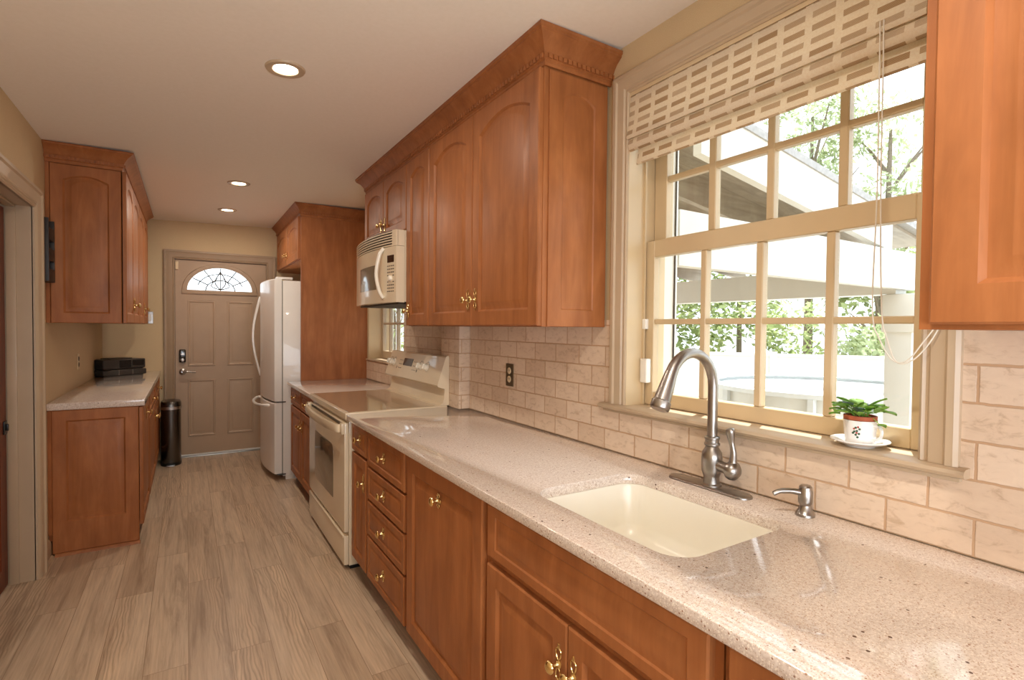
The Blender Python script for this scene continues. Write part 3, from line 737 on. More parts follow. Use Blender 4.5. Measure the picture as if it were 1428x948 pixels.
FX, FY = 1.372, 1.030
ft = thing('kitchen_faucet', 'brushed nickel gooseneck faucet behind the sink', 'faucet', (FX, FY, CTZ))
mb = MB(); L_, Wd = 0.145, 0.031
def stad(i, z):
    pts = []
    for cy, a0 in ((FY + L_ - Wd + 0.012, 0), (FY - L_ + Wd + 0.012, 180)):
        for k in range(13):
            a = math.radians(a0 + 15 * k); pts.append((FX + (Wd - i) * math.cos(a), cy + (Wd - i) * math.sin(a), z))
    return pts
mb.loft([stad(0, CTZ), stad(0, CTZ + 0.004), stad(0.003, CTZ + 0.0075), stad(0.008, CTZ + 0.009)]); obj('deck_plate', mb, 'nickel', ft)
mb = MB(); z0 = CTZ + 0.0085
mb.lathe([(0.030, 0), (0.030, 0.004), (0.0245, 0.008), (0.0235, 0.028), (0.0255, 0.034), (0.030, 0.045), (0.031, 0.085), (0.029, 0.102), (0.021, 0.115), (0.019, 0.121), (0.0235, 0.125), (0.0235, 0.130), (0.0205, 0.133), (0.0205, 0.142), (0.0225, 0.144), (0.0225, 0.149), (0.018, 0.152)], (FX, FY, z0), seg=28)
mb.tube([(FX, FY - 0.015, z0 + 0.068), (FX, FY - 0.045, z0 + 0.064), (FX, FY - 0.058, z0 + 0.062)], [0.017, 0.0165, 0.018], 18)
obj('body', mb, 'nickel', ft, 40)
mb = MB(); hy = FY - 0.058
mb.lathe([(0.0185, 0), (0.0265, 0.004), (0.0285, 0.013), (0.0265, 0.024), (0.017, 0.033), (0.004, 0.037)], (FX, hy, z0 + 0.062), (0, -1, -0.06), 22)
mb.tube(smooth_curve([(FX, hy - 0.014, z0 + 0.075), (FX - 0.002, hy - 0.018, z0 + 0.115), (FX - 0.004, hy - 0.012, z0 + 0.150), (FX - 0.006, hy - 0.009, z0 + 0.180), (FX - 0.007, hy - 0.008, z0 + 0.188)], 4), [0.015, 0.013, 0.011, 0.0095, 0.0088, 0.008, 0.0075, 0.0078, 0.0088, 0.0105, 0.0118, 0.0128, 0.0132, 0.0125, 0.0115, 0.009, 0.004], 14)
obj('handle', mb, 'nickel', ft, 50)
mb = MB(); zc = z0 + 0.150; R_ = 0.100; ztop = 1.190
cp = [(FX, FY, zc), (FX, FY, zc + 0.05), (FX, FY, zc + 0.10), (FX, FY, ztop)]
for k in range(1, 12):
    a = PI * 0.86 * k / 11; cp.append((FX - R_ + R_ * math.cos(a), FY, ztop + R_ * 1.05 * math.sin(a)))
last = Vector(cp[-1]); dirv = Vector((-math.sin(PI * 0.86), 0, math.cos(PI * 0.86))).normalized()
for d in (0.02, 0.05, 0.082): cp.append(tuple(last + dirv * d))
rad = [0.0150] * 9 + [0.0151, 0.0152, 0.0156, 0.0161, 0.0168, 0.0180, 0.0200, 0.0222, 0.0242]
mb.tube(cp, rad[:len(cp)], 20); spout_end = Vector(cp[-1]); obj('spout', mb, 'nickel', ft, 40)
mb = MB(); mb.lathe([(0.0248, -0.001), (0.0278, 0.002), (0.0280, 0.020), (0.0268, 0.024), (0.024, 0.027), (0.013, 0.026)], spout_end, dirv, 22); obj('spray_head', mb, 'nickel', ft)

SXs, SYs = 1.383, 0.748
so = thing('soap_dispenser', 'brushed nickel soap dispenser pump right of the faucet', 'soap dispenser', (SXs, SYs, CTZ))
mb = MB(); mb.lathe([(0.0235, 0), (0.0235, 0.006), (0.0205, 0.010), (0.016, 0.018), (0.0135, 0.028), (0.0165, 0.033), (0.0175, 0.038), (0.0175, 0.066), (0.0155, 0.070), (0.0155, 0.076), (0.012, 0.080), (0.002, 0.081)], (SXs, SYs, CTZ), seg=24); obj('pump_body', mb, 'nickel', so)
mb = MB(); d_ = Vector((-0.82, 0.57, 0)).normalized(); c0 = Vector((SXs, SYs, CTZ + 0.060))
mb.tube(smooth_curve([c0 + d_ * 0.012, c0 + d_ * 0.035 + Vector((0, 0, 0.004)), c0 + d_ * 0.065 + Vector((0, 0, 0.003)), c0 + d_ * 0.083 + Vector((0, 0, -0.005))], 4), [0.008] * 4 + [0.0072] * 4 + [0.0062] * 4 + [0.0055], 12); obj('nozzle', mb, 'nickel', so)

# ------------------------------------------------------------------ range
RY0, RY1 = 2.926, 3.914
rg = thing('electric_range', 'bisque freestanding electric range between the countertops', 'range', (1.06, (RY0 + RY1) / 2, 0))
mb = MB(); mb.box(0.765, 1.36, RY0 + 0.004, RY1 - 0.004, 0.025, 0.845, 0.003); obj('body', mb, 'bisque', rg)
mb = MB(); mb.box(0.742, 1.36, RY0, RY1, 0.846, 0.884, 0.006, 3); ck = obj('cooktop_rim', mb, 'bisque', rg)
mb = MB(); mb.box(0.762, 1.285, RY0 + 0.018, RY1 - 0.018, 0.8842, 0.8862, 0.0008, 1); obj('cooktop_glass', mb, 'cooktop_glass', ck)
# backguard: curved riser and tilted console
mb = MB()
bgp = [(1.285, 0.8845), (1.312, 0.888), (1.330, 0.900), (1.338, 0.930), (1.342, 0.985), (1.298, 1.000), (1.292, 1.010), (1.348, 1.180), (1.356, 1.188), (1.368, 1.188), (1.3705, 1.18), (1.3705, 0.8845)]
mb.prism([(x, RY0 + 0.003, z) for x, z in bgp], (0, RY1 - RY0 - 0.006, 0)); bk = obj('backguard', mb, 'bisque', rg, 25)
n_ = Vector((-(1.180 - 1.010), 0, (1.348 - 1.292))).normalized(); up_ = Vector((1.348 - 1.292, 0, 1.180 - 1.010)).normalized()
def con(y, s): return Vector((1.292, y, 1.010)) + up_ * (0.1785 * s)
def conbox(mb, ya, yb, sa, sb, th):
    a, b, c_, d_ = con(ya, sa), con(yb, sa), con(yb, sb), con(ya, sb)
    mb.loft([[p - n_ * 0.001 for p in (a, b, c_, d_)], [p + n_ * th for p in (a, b, c_, d_)]])
mb = MB(); conbox(mb, 3.43, 3.60, 0.48, 0.78, 0.0015); obj('display', mb, 'black_gloss', bk)
for y in (3.86, 3.79, 3.27, 3.165):
    mb = MB(); q = con(y, 0.55)
    mb.lathe([(0.027, 0), (0.027, 0.004), (0.021, 0.007), (0.019, 0.024), (0.014, 0.027)], q, n_, 18)
    sd = Vector((0, 1, 0)); 
    mb.loft([[q + n_ * 0.026 + sd * a * 0.004 + up_ * b * 0.018 for a, b in ((-1, -1), (1, -1), (1, 1), (-1, 1))], [q + n_ * 0.034 + sd * a * 0.003 + up_ * b * 0.016 for a, b in ((-1, -1), (1, -1), (1, 1), (-1, 1))]])
    obj('burner_knob', mb, 'knob_white', bk, 40)
for y in (3.86, 3.79, 3.27, 3.165):
    for k in range(5):
        a = math.radians(40 + 25 * k); q = con(y, 0.55) + Vector((0, 1, 0)) * 0.036 * math.cos(a) + up_ * 0.036 * math.sin(a)
        mb = MB(); mb.loft([[q + Vector((0, 1, 0)) * dx * 0.0022 + up_ * dz * 0.004 + n_ * h for dx, dz in ((-1, -1), (1, -1), (1, 1), (-1, 1))] for h in (-0.001, 0.0008)]); obj('scale_mark', mb, 'graphite', bk)
for y in [3.40, 3.375, 3.35, 3.625, 3.65, 3.675]:
    for s_ in (0.34, 0.50, 0.66): mb = MB(); conbox(mb, y - 0.006, y + 0.006, s_, s_ + 0.03, 0.0008); obj('touch_key', mb, 'graphite', bk)
for y in (3.71, 3.32): mb = MB(); conbox(mb, y - 0.005, y + 0.005, 0.30, 0.41, 0.001); obj('indicator_light', mb, 'graphite', bk)
# oven door
mb = MB(); mb.box(0.738, 0.764, RY0 + 0.006, RY1 - 0.006, 0.215, 0.828, 0.006, 2); od = obj('oven_door', mb, 'bisque', rg)
mb = MB(); gy0, gy1, gz0, gz1 = 3.19, 3.71, 0.34, 0.66
def gpts(i, x):
    r = 0.05; P = []
    for cy, cz, a0 in ((gy1 - 0.012, gz1 - 0.012, 0), (gy0 + r, gz1 - r, 90), (gy0 + 0.012, gz0 + 0.012, 180), (gy1 - 0.012, gz0 + 0.012, 270)):
        rr_ = r if cz == gz1 - r else 0.012
        for k in range(7):
            a = math.radians(a0 + 15 * k); P.append((x, cy + (rr_ + i) * math.cos(a), cz + (rr_ + i) * math.sin(a)))
    return P
mb.loft([gpts(0, 0.7385), gpts(0, 0.7365), gpts(-0.003, 0.7355)]); obj('oven_window', mb, 'oven_glass', od)
mb = MB(); hp = smooth_curve([(0.742, RY1 - 0.045, 0.795), (0.712, RY1 - 0.06, 0.795), (0.694, RY1 - 0.20, 0.793), (0.686, (RY0 + RY1) / 2, 0.791), (0.694, RY0 + 0.20, 0.793), (0.712, RY0 + 0.06, 0.795), (0.742, RY0 + 0.045, 0.795)], 5)
rings = []
for p in hp: rings.append([(p.x + a * 0.011, p.y, p.z + b * 0.022) for a, b in ((-1, -0.6), (-0.7, -1), (0.7, -1), (1, -0.6), (1, 0.6), (0.7, 1), (-0.7, 1), (-1, 0.6))])
mb.loft(rings)
mb.box(0.722, 0.744, RY0 + 0.006, RY0 + 0.052, 0.765, 0.826, 0.004); mb.box(0.722, 0.744, RY1 - 0.052, RY1 - 0.006, 0.765, 0.826, 0.004)
obj('oven_handle', mb, 'bisque', od)
mb = MB()
for k in range(3): mb.box(0.7365, 0.740, RY0 + 0.09, RY1 - 0.09, 0.806 + k * 0.006, 0.809 + k * 0.006)
obj('door_vent', mb, 'dark_vent', od)
mb = MB(); mb.box(0.738, 0.764, RY0 + 0.006, RY1 - 0.006, 0.03, 0.195, 0.006, 2); mb.box(0.733, 0.741, RY0 + 0.02, RY1 - 0.02, 0.182, 0.194, 0.003); obj('storage_drawer', mb, 'bisque', rg)
mb = MB(); mb.box(0.775, 1.34, RY0 + 0.02, RY1 - 0.02, 0.0, 0.0245); obj('plinth', mb, 'black', rg)

# ------------------------------------------------------------------ over the range microwave
mw = thing('microwave', 'bisque over-the-range microwave below the short cabinet', 'microwave', (1.25, 3.42, 1.512))
MY0, MY1, MZ0, MZ1 = 2.992, 3.838, 1.512, 1.942
def bow(y, d=0.048): 
    u = (y - (MY0 + MY1) / 2) / ((MY1 - MY0) / 2); return 1.052 - d * (1 - u * u)
mb = MB(); mb.box(1.105, 1.436, MY0, MY1, MZ0 + 0.004, MZ1); obj('housing', mb, 'bisque', mw)
def bowslab(mb, y0, y1, z0, z1, d0, d1=None, n=12, back=1.104):
    rings = []
    for k in range(n + 1):
        y = y0 + (y1 - y0) * k / n; x = bow(y) - d0; xb = back if d1 is None else bow(y) - d1
        rings.append([(xb, y, z0), (xb, y, z1), (x, y, z1), (x, y, z0)])
    return mb.loft(rings)
mb = MB(); bowslab(mb, MY0, MY1, MZ0, 1.846, 0.0); fr_ = obj('door_front', mb, 'bisque', mw)
mb = MB()
bowslab(mb, MY0, MY1, 1.848, MZ1, -0.010)
for k in range(6): bowslab(mb, MY0 + 0.045, MY1, 1.850 + k * 0.0158, 1.8575 + k * 0.0158, 0.002, -0.011)
bowslab(mb, MY0, MY0 + 0.045, 1.848, MZ1, 0.001, -0.012); gr_ = obj('vent_grille', mb, 'bisque', mw)
mb = MB()
for k in range(6): bowslab(mb, MY0 + 0.046, MY1 - 0.002, 1.8577 + k * 0.0158, 1.8655 + k * 0.0158, -0.0075, -0.0105)
obj('vent_slot', mb, 'dark_vent', gr_)
mb = MB(); bowslab(mb, 3.245, 3.60, 1.598, 1.752, 0.0012, -0.001); obj('door_window', mb, 'oven_glass', fr_)
mb = MB(); pts = smooth_curve([(bow(3.135) - 0.002, 3.135, 1.845), (bow(3.15) - 0.022, 3.15, 1.80), (bow(3.17) - 0.034, 3.165, 1.69), (bow(3.15) - 0.022, 3.15, 1.585), (bow(3.135) - 0.002, 3.135, 1.54)], 5)
mb.tube(pts, 0.0115, 12); obj('door_handle', mb, 'knob_white', fr_)
mb = MB(); bowslab(mb, MY0 + 0.025, MY0 + 0.100, 1.752, 1.795, 0.0015, -0.001, 4); obj('display', mb, 'black_gloss', fr_)
mb = MB(); mb.lathe([(0.017, 0), (0.017, 0.008), (0.013, 0.016), (0.002, 0.018)], (bow(3.052) + 0.001, 3.052, 1.657), (-1, -0.2, 0), 18); obj('dial', mb, 'knob_white', fr_)
for r_ in range(9):
    if r_ == 4: continue
    for q in range(4):
        if r_ in (3, 5) and q in (1, 2): continue
        y = MY0 + 0.025 + q * 0.021; z = 1.728 - r_ * 0.019; mb = MB(); bowslab(mb, y, y + 0.013, z, z + 0.006, 0.0008, -0.001, 1); obj('button', mb, 'graphite', fr_)
mb = MB(); mb.box(1.075, 1.425, MY0 + 0.02, MY1 - 0.02, 1.503, 1.5155); obj('bottom_grille', mb, 'dark_vent', mw)
mb = MB(); mb.tube(smooth_curve([(1.36, 3.81, 1.503), (1.33, 3.815, 1.44), (1.352, 3.82, 1.395), (1.39, 3.825, 1.42), (1.40, 3.83, 1.5025)], 5), 0.0035, 8); obj('power_cord', mb, 'cord_white', mw)

# ------------------------------------------------------------------ wall cabinets on the right
UX, UZ0, UZ1 = 1.129, 1.371, 2.332
def wall_cab(y0, y1, z0, label):
    t = thing('wall_cabinet', label, 'cabinet', ((UX + RW) / 2, (y0 + y1) / 2, z0))
    mb = MB(); mb.box(UX, RW - 0.0095, y0 + 0.0005, y1 - 0.0005, z0, 2.40); obj('carcass', mb, 'cherry', t); return t
c = wall_cab(1.603, 2.640, UZ0, 'cherry wall cabinet with two tall arched doors left of the sink window')
hdoor('door', c, '-X', UX, 1.606, UZ0 + 0.003, 0.527, 0.958, 0.05, 0.062, (0.492, 0.118))
hdoor('door', c, '-X', UX, 2.138, UZ0 + 0.003, 0.499, 0.958, 0.048, 0.062, (0.034, 0.118))
mb = MB(); raised_panel(mb, face_map('-Y', 1.603, UX + 0.022, UZ0 + 0.001), RW - 0.012 - UX - 0.022, 0.958, 0.006, 0.062, 0.030, prof=[(0, 0.006), (0.003, 0.004), (0.006, 0.0015), (0.012, 0.001), (0.032, 0.005), (0.034, 0.0055)], edge=0.001); obj('end_panel', mb, 'cherry', c)
c = wall_cab(2.642, 2.984, UZ0, 'narrow cherry wall cabinet with one arched door beside the microwave')
hdoor('door', c, '-X', UX, 2.645, UZ0 + 0.003, 0.334, 0.958, 0.034, 0.062, (0.298, 0.085))
c = wall_cab(2.987, 3.842, 1.945, 'short cherry cabinet above the microwave with two little doors')
hdoor('door', c, '-X', UX, 2.990, 1.949, 0.421, 0.383, 0.038, 0.058, (0.388, 0.088)); hdoor('door', c, '-X', UX, 3.417, 1.949, 0.421, 0.383, 0.038, 0.058, (0.033, 0.088))

CR = [(-0.0, 2.336), (0.006, 2.336), (0.010, 2.344), (0.010, 2.352), (0.016, 2.356), (0.016, 2.376), (0.020, 2.380), (0.026, 2.392), (0.040, 2.410), (0.058, 2.424), (0.064, 2.428), (0.064, 2.434), (0.070, 2.438), (0.070, 2.4465), (0.0, 2.4465)]
def crown(label, path, dz=0.0, dent=True, scale=1.0, top=None):
    t = thing('crown_moulding', label, 'moulding', (path[0][0], path[0][1], 2.33))
    pr = [(o_ * scale, z + dz) for o_, z in CR]
    if top: pr[-1] = (pr[-1][0], top); pr[-2] = (pr[-2][0], top)
    path = path[::-1]; mb = MB(); mb.sweep(path, pr, 'xy'); obj('moulding', mb, 'cherry', t, 20)
    if dent:
        mb = MB(); st = 0.0225
        for (ax, ay), (bx, by) in zip(path, path[1:]):
            L = math.hypot(bx - ax, by - ay); d = Vector((bx - ax, by - ay, 0)) / L; nn = Vector((-d.y, d.x, 0))
            k = -0.010
            while k < L + 0.002:
                p = Vector((ax, ay, 0)) + d * k
                q = [p + nn * 0.0155, p + d * 0.0145 + nn * 0.0155, p + d * 0.0145 + nn * 0.0225, p + nn * 0.0225]
                mb.loft([[Vector((v.x, v.y, 2.358 + dz)) for v in q], [Vector((v.x, v.y, 2.3745 + dz)) for v in q]]); k += st
        obj('dentil_row', mb, 'cherry', t, 20)
    return t
crown('dentil crown moulding over the cabinets beside the sink window', [(RW - 0.001, 3.8435), (UX, 3.8435), (UX, 1.5965), (RW - 0.001, 1.5965)], top=2.45)

# right hand wall cabinet close to the camera
c = thing('wall_cabinet', 'cherry wall cabinet nearest the camera, right of the sink window', 'cabinet', (1.28, -0.1, UZ0))
mb = MB(); mb.box(1.112, RW - 0.0095, -0.72, 0.4075, UZ0 - 0.003, 2.44); obj('carcass', mb, 'cherry', c)
hdoor('door', c, '-X', 1.112, -0.165, UZ0 + 0.006, 0.553, 0.95, 0.05, 0.066)
hdoor('door', c, '-X', 1.112, -0.715, UZ0 + 0.006, 0.545, 0.95, 0.05, 0.066)

# ------------------------------------------------------------------ refrigerator surround
PX = 0.860
t = thing('tall_panel', 'tall plain cherry end panel beside the refrigerator', 'panel', (1.16, 5.01, 0))
mb = MB(); mb.box(PX, RW - 0.001, 4.922, 4.950, 0.0, 2.41); obj('panel_board', mb, 'cherry', t)
c = thing('wall_cabinet', 'cherry cabinet above the refrigerator with two arched doors', 'cabinet', (1.16, 5.6, 1.955))
mb = MB(); mb.box(PX, RW - 0.001, 4.951, BW - 0.001, 1.955, 2.41); obj('carcass', mb, 'cherry', c)
hdoor('door', c, '-X', PX, 4.96, 1.965, 0.63, 0.375, 0.042, 0.06, (0.59, 0.09)); hdoor('door', c, '-X', PX, 5.60, 1.965, 0.64, 0.375, 0.042, 0.06, (0.035, 0.09))
crown('crown moulding over the refrigerator cabinet', [(PX, BW - 0.002), (PX, 4.921), (RW - 0.001, 4.921)], top=2.4425, scale=0.9)

FXF = 0.641
rf = thing('refrigerator', 'white bottom freezer refrigerator beside the back door', 'refrigerator', (1.02, 5.5, 0))
FA, FB = 4.962, 5.86
mb = MB(); mb.box(0.715, 1.42, FA, FB, 0.035, 1.765, 0.006); obj('cabinet_body', mb, 'fridge_white', rf)
mb = MB(); mb.box(0.74, 1.40, FA + 0.01, FB - 0.01, 0.0, 0.034); obj('plinth', mb, 'fridge_white', rf)
def fdoor(z0, z1):
    mb = MB(); rings = []
    n = 14
    for k in range(n + 1):
        u = -1 + 2 * k / n; y = (FA + FB) / 2 + u * (FB - FA) / 2
        x = FXF - 0.045 * (1 - u * u) - (0 if abs(u) < 1 else -0.006)
        rings.append([(0.708, y, z0), (0.708, y, z1), (x + 0.006, y, z1), (x, y, z1 - 0.008), (x, y, z0 + 0.008), (x + 0.006, y, z0)])
    return mb.loft(rings)
d1 = obj('fresh_food_door', fdoor(0.700, 1.775), 'fridge_white', rf); d2_ = obj('freezer_drawer', fdoor(0.060, 0.688), 'fridge_white', rf)
mb = MB(); mb.box(0.7085, 0.7145, FA + 0.006, FB - 0.006, 0.075, 1.76); obj('gasket', mb, 'gasket', rf)
for ya in (FA + 0.012, FB - 0.085): mb = MB(); mb.box(0.665, 0.80, ya, ya + 0.073, 1.776, 1.796, 0.006); obj('hinge_cover', mb, 'fridge_white', rf)
for za in (0.6885, 0.047): mb = MB(); mb.box(0.668, 0.74, FA - 0.004, FA + 0.05, za, za + 0.011, 0.002); obj('hinge', mb, 'graphite', rf)
yh = FB - 0.10; xs = FXF - 0.020
mb = MB(); hp = smooth_curve([(xs + 0.004, yh, 1.655), (xs - 0.012, yh, 1.60), (xs - 0.052, yh, 1.42), (xs - 0.066, yh, 1.26), (xs - 0.052, yh, 1.10), (xs - 0.012, yh, 0.92), (xs + 0.004, yh, 0.865)], 6)
rings = [[(p.x + a * 0.012, p.y + b * 0.02, p.z) for a, b in ((-1, -0.5), (-0.6, -1), (0.6, -1), (1, -0.5), (1, 0.5), (0.6, 1), (-0.6, 1), (-1, 0.5))] for p in hp]
mb.loft(rings); obj('door_handle', mb, 'fridge_white', d1)
mb = MB(); ym = (FA + FB) / 2; hp = smooth_curve([(FXF - 0.014, FA + 0.12, 0.655), (FXF - 0.055, FA + 0.14, 0.655), (FXF - 0.098, ym - 0.16, 0.648), (FXF - 0.108, ym, 0.645), (FXF - 0.098, ym + 0.16, 0.648), (FXF - 0.055, FB - 0.14, 0.655), (FXF - 0.014, FB - 0.12, 0.655)], 6)
mb.tube(hp, 0.013, 12); obj('drawer_handle', mb, 'fridge_white', d2_)

# ------------------------------------------------------------------ left hand cabinets
LY = 3.972; LFX = -0.258
def lbase(y0, y1, label):
    t = thing('base_cabinet', label, 'cabinet', ((LW + LFX) / 2, (y0 + y1) / 2, 0))
    mb = MB(); mb.box(LW + 0.001, LFX - 0.002, y0, y1, 0.09, LZ - 0.043); obj('carcass', mb, 'cherry', t)
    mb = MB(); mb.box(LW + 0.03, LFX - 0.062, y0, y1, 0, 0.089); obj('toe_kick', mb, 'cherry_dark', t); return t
c = lbase(LY + 0.012, 4.60, 'cherry base cabinet under the stereo counter, end panel towards the camera')
mb = MB(); raised_panel(mb, face_map('-Y', LY + 0.012, LW + 0.018, 0.018), LFX - LW - 0.018, LZ - 0.062, 0.018, 0.066, 0, bottom=0.18, top=0.062); mb.box(LW + 0.001, LW + 0.018, LY - 0.003, LY + 0.0118, 0.13, LZ - 0.043); obj('end_panel', mb, 'cherry', c)
mb = MB(); mb.prism([(LW + 0.03, LY - 0.006, 0.0), (LW + 0.03, LY - 0.016, 0.0), (LW + 0.03, LY - 0.014, 0.010), (LW + 0.03, LY - 0.006, 0.018)], (LFX - LW - 0.025, 0, 0)); mb.box(LW + 0.03, LFX, LY - 0.006, LY + 0.0118, 0.0, 0.0178); obj('shoe_moulding', mb, 'cherry', c)
hdoor('door', c, '+X', LFX + 0.003, LY + 0.004, 0.115, 0.605, 0.735, stile=0.055, knob=(0.30, 0.66))
c = lbase(4.605, BW - 0.002, 'cherry base cabinet under the stereo counter, next to the trash can')
hdoor('drawer', c, '+X', LFX + 0.003, 4.64, 0.70, 0.80, 0.15, stile=0.03, knob=(0.4, 0.075), style='drawer'); hdoor('drawer', c, '+X', LFX + 0.003, 5.46, 0.70, 0.82, 0.15, stile=0.03, knob=(0.42, 0.075), style='drawer')
hdoor('door', c, '+X', LFX + 0.003, 4.64, 0.115, 0.80, 0.57, knob=(0.765, 0.46)); hdoor('door', c, '+X', LFX + 0.003, 5.46, 0.115, 0.82, 0.57, knob=(0.035, 0.46))

LUX = -0.338; LUT = 2.300
def lwall(y0, y1, label):
    t = thing('wall_cabinet', label, 'cabinet', ((LW + LUX) / 2, (y0 + y1) / 2, 1.37))
    mb = MB(); mb.box(LW + 0.001, LUX, y0, y1, 1.37, 2.37); obj('carcass', mb, 'cherry', t); return t
c = lwall(LY + 0.014, 5.0, 'cherry wall cabinet with an arched end panel beside the mail holder')
mb = MB(); raised_panel(mb, face_map('-Y', LY + 0.014, LW + 0.020, 1.37), LUX - LW - 0.020, 0.925, 0.016, 0.058, 0.032); mb.box(LW + 0.001, LW + 0.019, LY - 0.001, LY + 0.0138, 1.37, 2.30); obj('end_panel', mb, 'cherry', c)
hdoor('door', c, '+X', LUX + 0.006, LY + 0.004, 1.373, 0.505, 0.92, 0.045, 0.058, (0.47, 0.125)); hdoor('door', c, '+X', LUX + 0.006, LY + 0.517, 1.373, 0.500, 0.92, 0.045, 0.058, (0.035, 0.125))
c = lwall(5.003, 6.02, 'cherry wall cabinet with arched doors nearest the back door wall')
hdoor('door', c, '+X', LUX + 0.006, 5.008, 1.373, 0.50, 0.92, 0.045, 0.058, (0.47, 0.125)); hdoor('door', c, '+X', LUX + 0.006, 5.516, 1.373, 0.50, 0.92, 0.045, 0.058, (0.035, 0.125))
crown('crown moulding over the left wall cabinets', [(LW + 0.001, LY - 0.003), (LUX, LY - 0.003), (LUX, 6.022), (LW + 0.001, 6.022)], dz=-0.042, dent=True, top=2.3965)

# ------------------------------------------------------------------ small things on the left
c = thing('mail_holder', 'dark wooden wall mail holder with three slots beside the left cabinet', 'mail holder', (LW + 0.02, 3.87, 1.60))
mb = MB(); mb.box(LW + 0.001, LW + 0.010, 3.80, 3.955, 1.60, 1.965, 0.002); obj('back_board', mb, 'mail_wood', c)
mb = MB(); mb.box(LW + 0.0102, LW + 0.045, 3.80, 3.810, 1.60, 1.95, 0.002); mb.box(LW + 0.0102, LW + 0.045, 3.945, 3.955, 1.60, 1.95, 0.002); obj('side_board', mb, 'mail_wood', c)
for z in (1.601, 1.715, 1.83):
    mb = MB(); mb.box(LW + 0.038, LW + 0.0449, 3.8105, 3.9445, z, z + 0.07, 0.002); mb.box(LW + 0.0105, LW + 0.0378, 3.8105, 3.9445, z, z + 0.008); obj('pocket', mb, 'mail_wood', c)

def outlet(name, mp, label, pm, fm, n, kind='duplex'):
    c = thing(name, label, 'outlet' if kind == 'duplex' else 'switch', mp(0, 0, 0))
    def bx(mb, a0, a1, b0, b1, c0, c1, bev=0.0015):
        ps = [mp(a, b, cc) for a in (a0, a1) for b in (b0, b1) for cc in (c0, c1)]
        lo = [min(p[i] for p in ps) for i in range(3)]; hi = [max(p[i] for p in ps) for i in range(3)]
        mb.box(lo[0], hi[0], lo[1], hi[1], lo[2], hi[2], bev, 1)
    mb = MB(); bx(mb, -0.036, 0.036, -0.059, 0.059, 0.0005, 0.006, 0.002); p = obj('cover_plate', mb, pm, c)
    if kind == 'duplex':
        for b in (0.022, -0.022):
            mb = MB(); mb.lathe([(0.0175, 0), (0.0175, 0.002), (0.016, 0.003)], mp(0, b, 0.006), n, 18); s_ = obj('socket', mb, fm, c)
            mb = MB(); bx(mb, -0.008, -0.005, b - 0.002, b + 0.008, 0.0085, 0.0094, 0); bx(mb, 0.005, 0.008, b - 0.002, b + 0.008, 0.0085, 0.0094, 0); obj('slot', mb, 'black', s_)
    else:
        mb = MB(); bx(mb, -0.017, 0.017, -0.033, 0.033, 0.006, 0.010, 0.002); obj('rocker', mb, fm, c)
    return c
outlet('wall_outlet', lambda a, b, c_: Vector((RW - T - c_, 2.328 + a, 1.118 + b)), 'bronze plated outlet on the tile backsplash', 'bronze_plate', 'outlet_almond', (-1, 0, 0))
outlet('wall_outlet', lambda a, b, c_: Vector((LW + c_, 4.985 + a, 1.085 + b)), 'outlet on the left wall above the stereo counter', 'outlet_almond', 'bronze_plate', (1, 0, 0))
outlet('light_switch', lambda a, b, c_: Vector((-0.322 + a, BW - c_, 1.435 + b)), 'grey plated light switch on the end wall left of the back door', 'steel', 'white_plastic', (0, -1, 0), 'rocker')

# stereo on the left counter
st = thing('stereo', 'black table stereo in the corner of the left counter', 'stereo', (-0.545, 5.92, LZ))
rot = Matrix.Translation((-0.545, 5.92, LZ)) @ Matrix.Rotation(math.radians(38), 4, 'Z')
mb = MB(); mb.box(-0.19, 0.19, -0.12, 0.12, 0.006, 0.058, 0.012, 3, rot); b_ = obj('cd_changer', mb, 'graphite', st)
mb = MB(); mb.box(-0.185, 0.185, -0.115, 0.10, 0.064, 0.150, 0.014, 3, rot); b2 = obj('radio', mb, 'graphite', st)
mb = MB(); mb.box(-0.05, 0.05, -0.1175, -0.1155, 0.075, 0.14, 0, 1, rot); mb.box(0.065, 0.165, -0.1175, -0.1155, 0.09, 0.14, 0, 1, rot); obj('display', mb, 'black_gloss', b2)
mb = MB(); mb.box(-0.10, 0.10, -0.06, 0.06, 0.1503, 0.158, 0.004, 2, rot); obj('top_panel', mb, 'black', b2)
mb = MB(); mb.box(-0.17, 0.17, -0.10, 0.10, 0.0, 0.006, 0, 1, rot); mb.box(-0.17, 0.17, -0.10, 0.09, 0.058, 0.064, 0, 1, rot); obj('foot', mb, 'black', st)
for xa in (-0.06, 0.06): mb = MB(); mb.box(xa, xa + 0.004, -0.122, -0.119, 0.010, 0.054, 0, 1, rot); obj('trim_strip', mb, 'steel', b_)

# step trash can
tc = thing('trash_can', 'slim stainless step trash can between the left cabinet and back door', 'trash can', (-0.145, 6.13, 0))
mb = MB(); cx, cy = -0.138, 6.12
def oval(r0, r1, z, n=28): return [(cx + r0 * math.copysign(abs(math.cos(2 * PI * k / n)) ** 0.7, math.cos(2 * PI * k / n)), cy + r1 * math.copysign(abs(math.sin(2 * PI * k / n)) ** 0.7, math.sin(2 * PI * k / n)), z) for k in range(n)]
mb.loft([oval(0.082, 0.13, 0.025), oval(0.084, 0.132, 0.03), oval(0.084, 0.132, 0.545)]); obj('can_body', mb, 'dark_steel', tc)
mb = MB(); mb.loft([oval(0.088, 0.136, 0.545), oval(0.088, 0.136, 0.572)]); obj('rim_band', mb, 'steel', tc)
mb = MB(); mb.loft([oval(0.087, 0.135, 0.573), oval(0.086, 0.134, 0.60), oval(0.078, 0.125, 0.618), oval(0.05, 0.09, 0.626)]); obj('lid', mb, 'dark_steel', tc)
mb = MB(); mb.loft([oval(0.088, 0.136, 0.0), oval(0.088, 0.136, 0.024)]); obj('base', mb, 'black', tc)
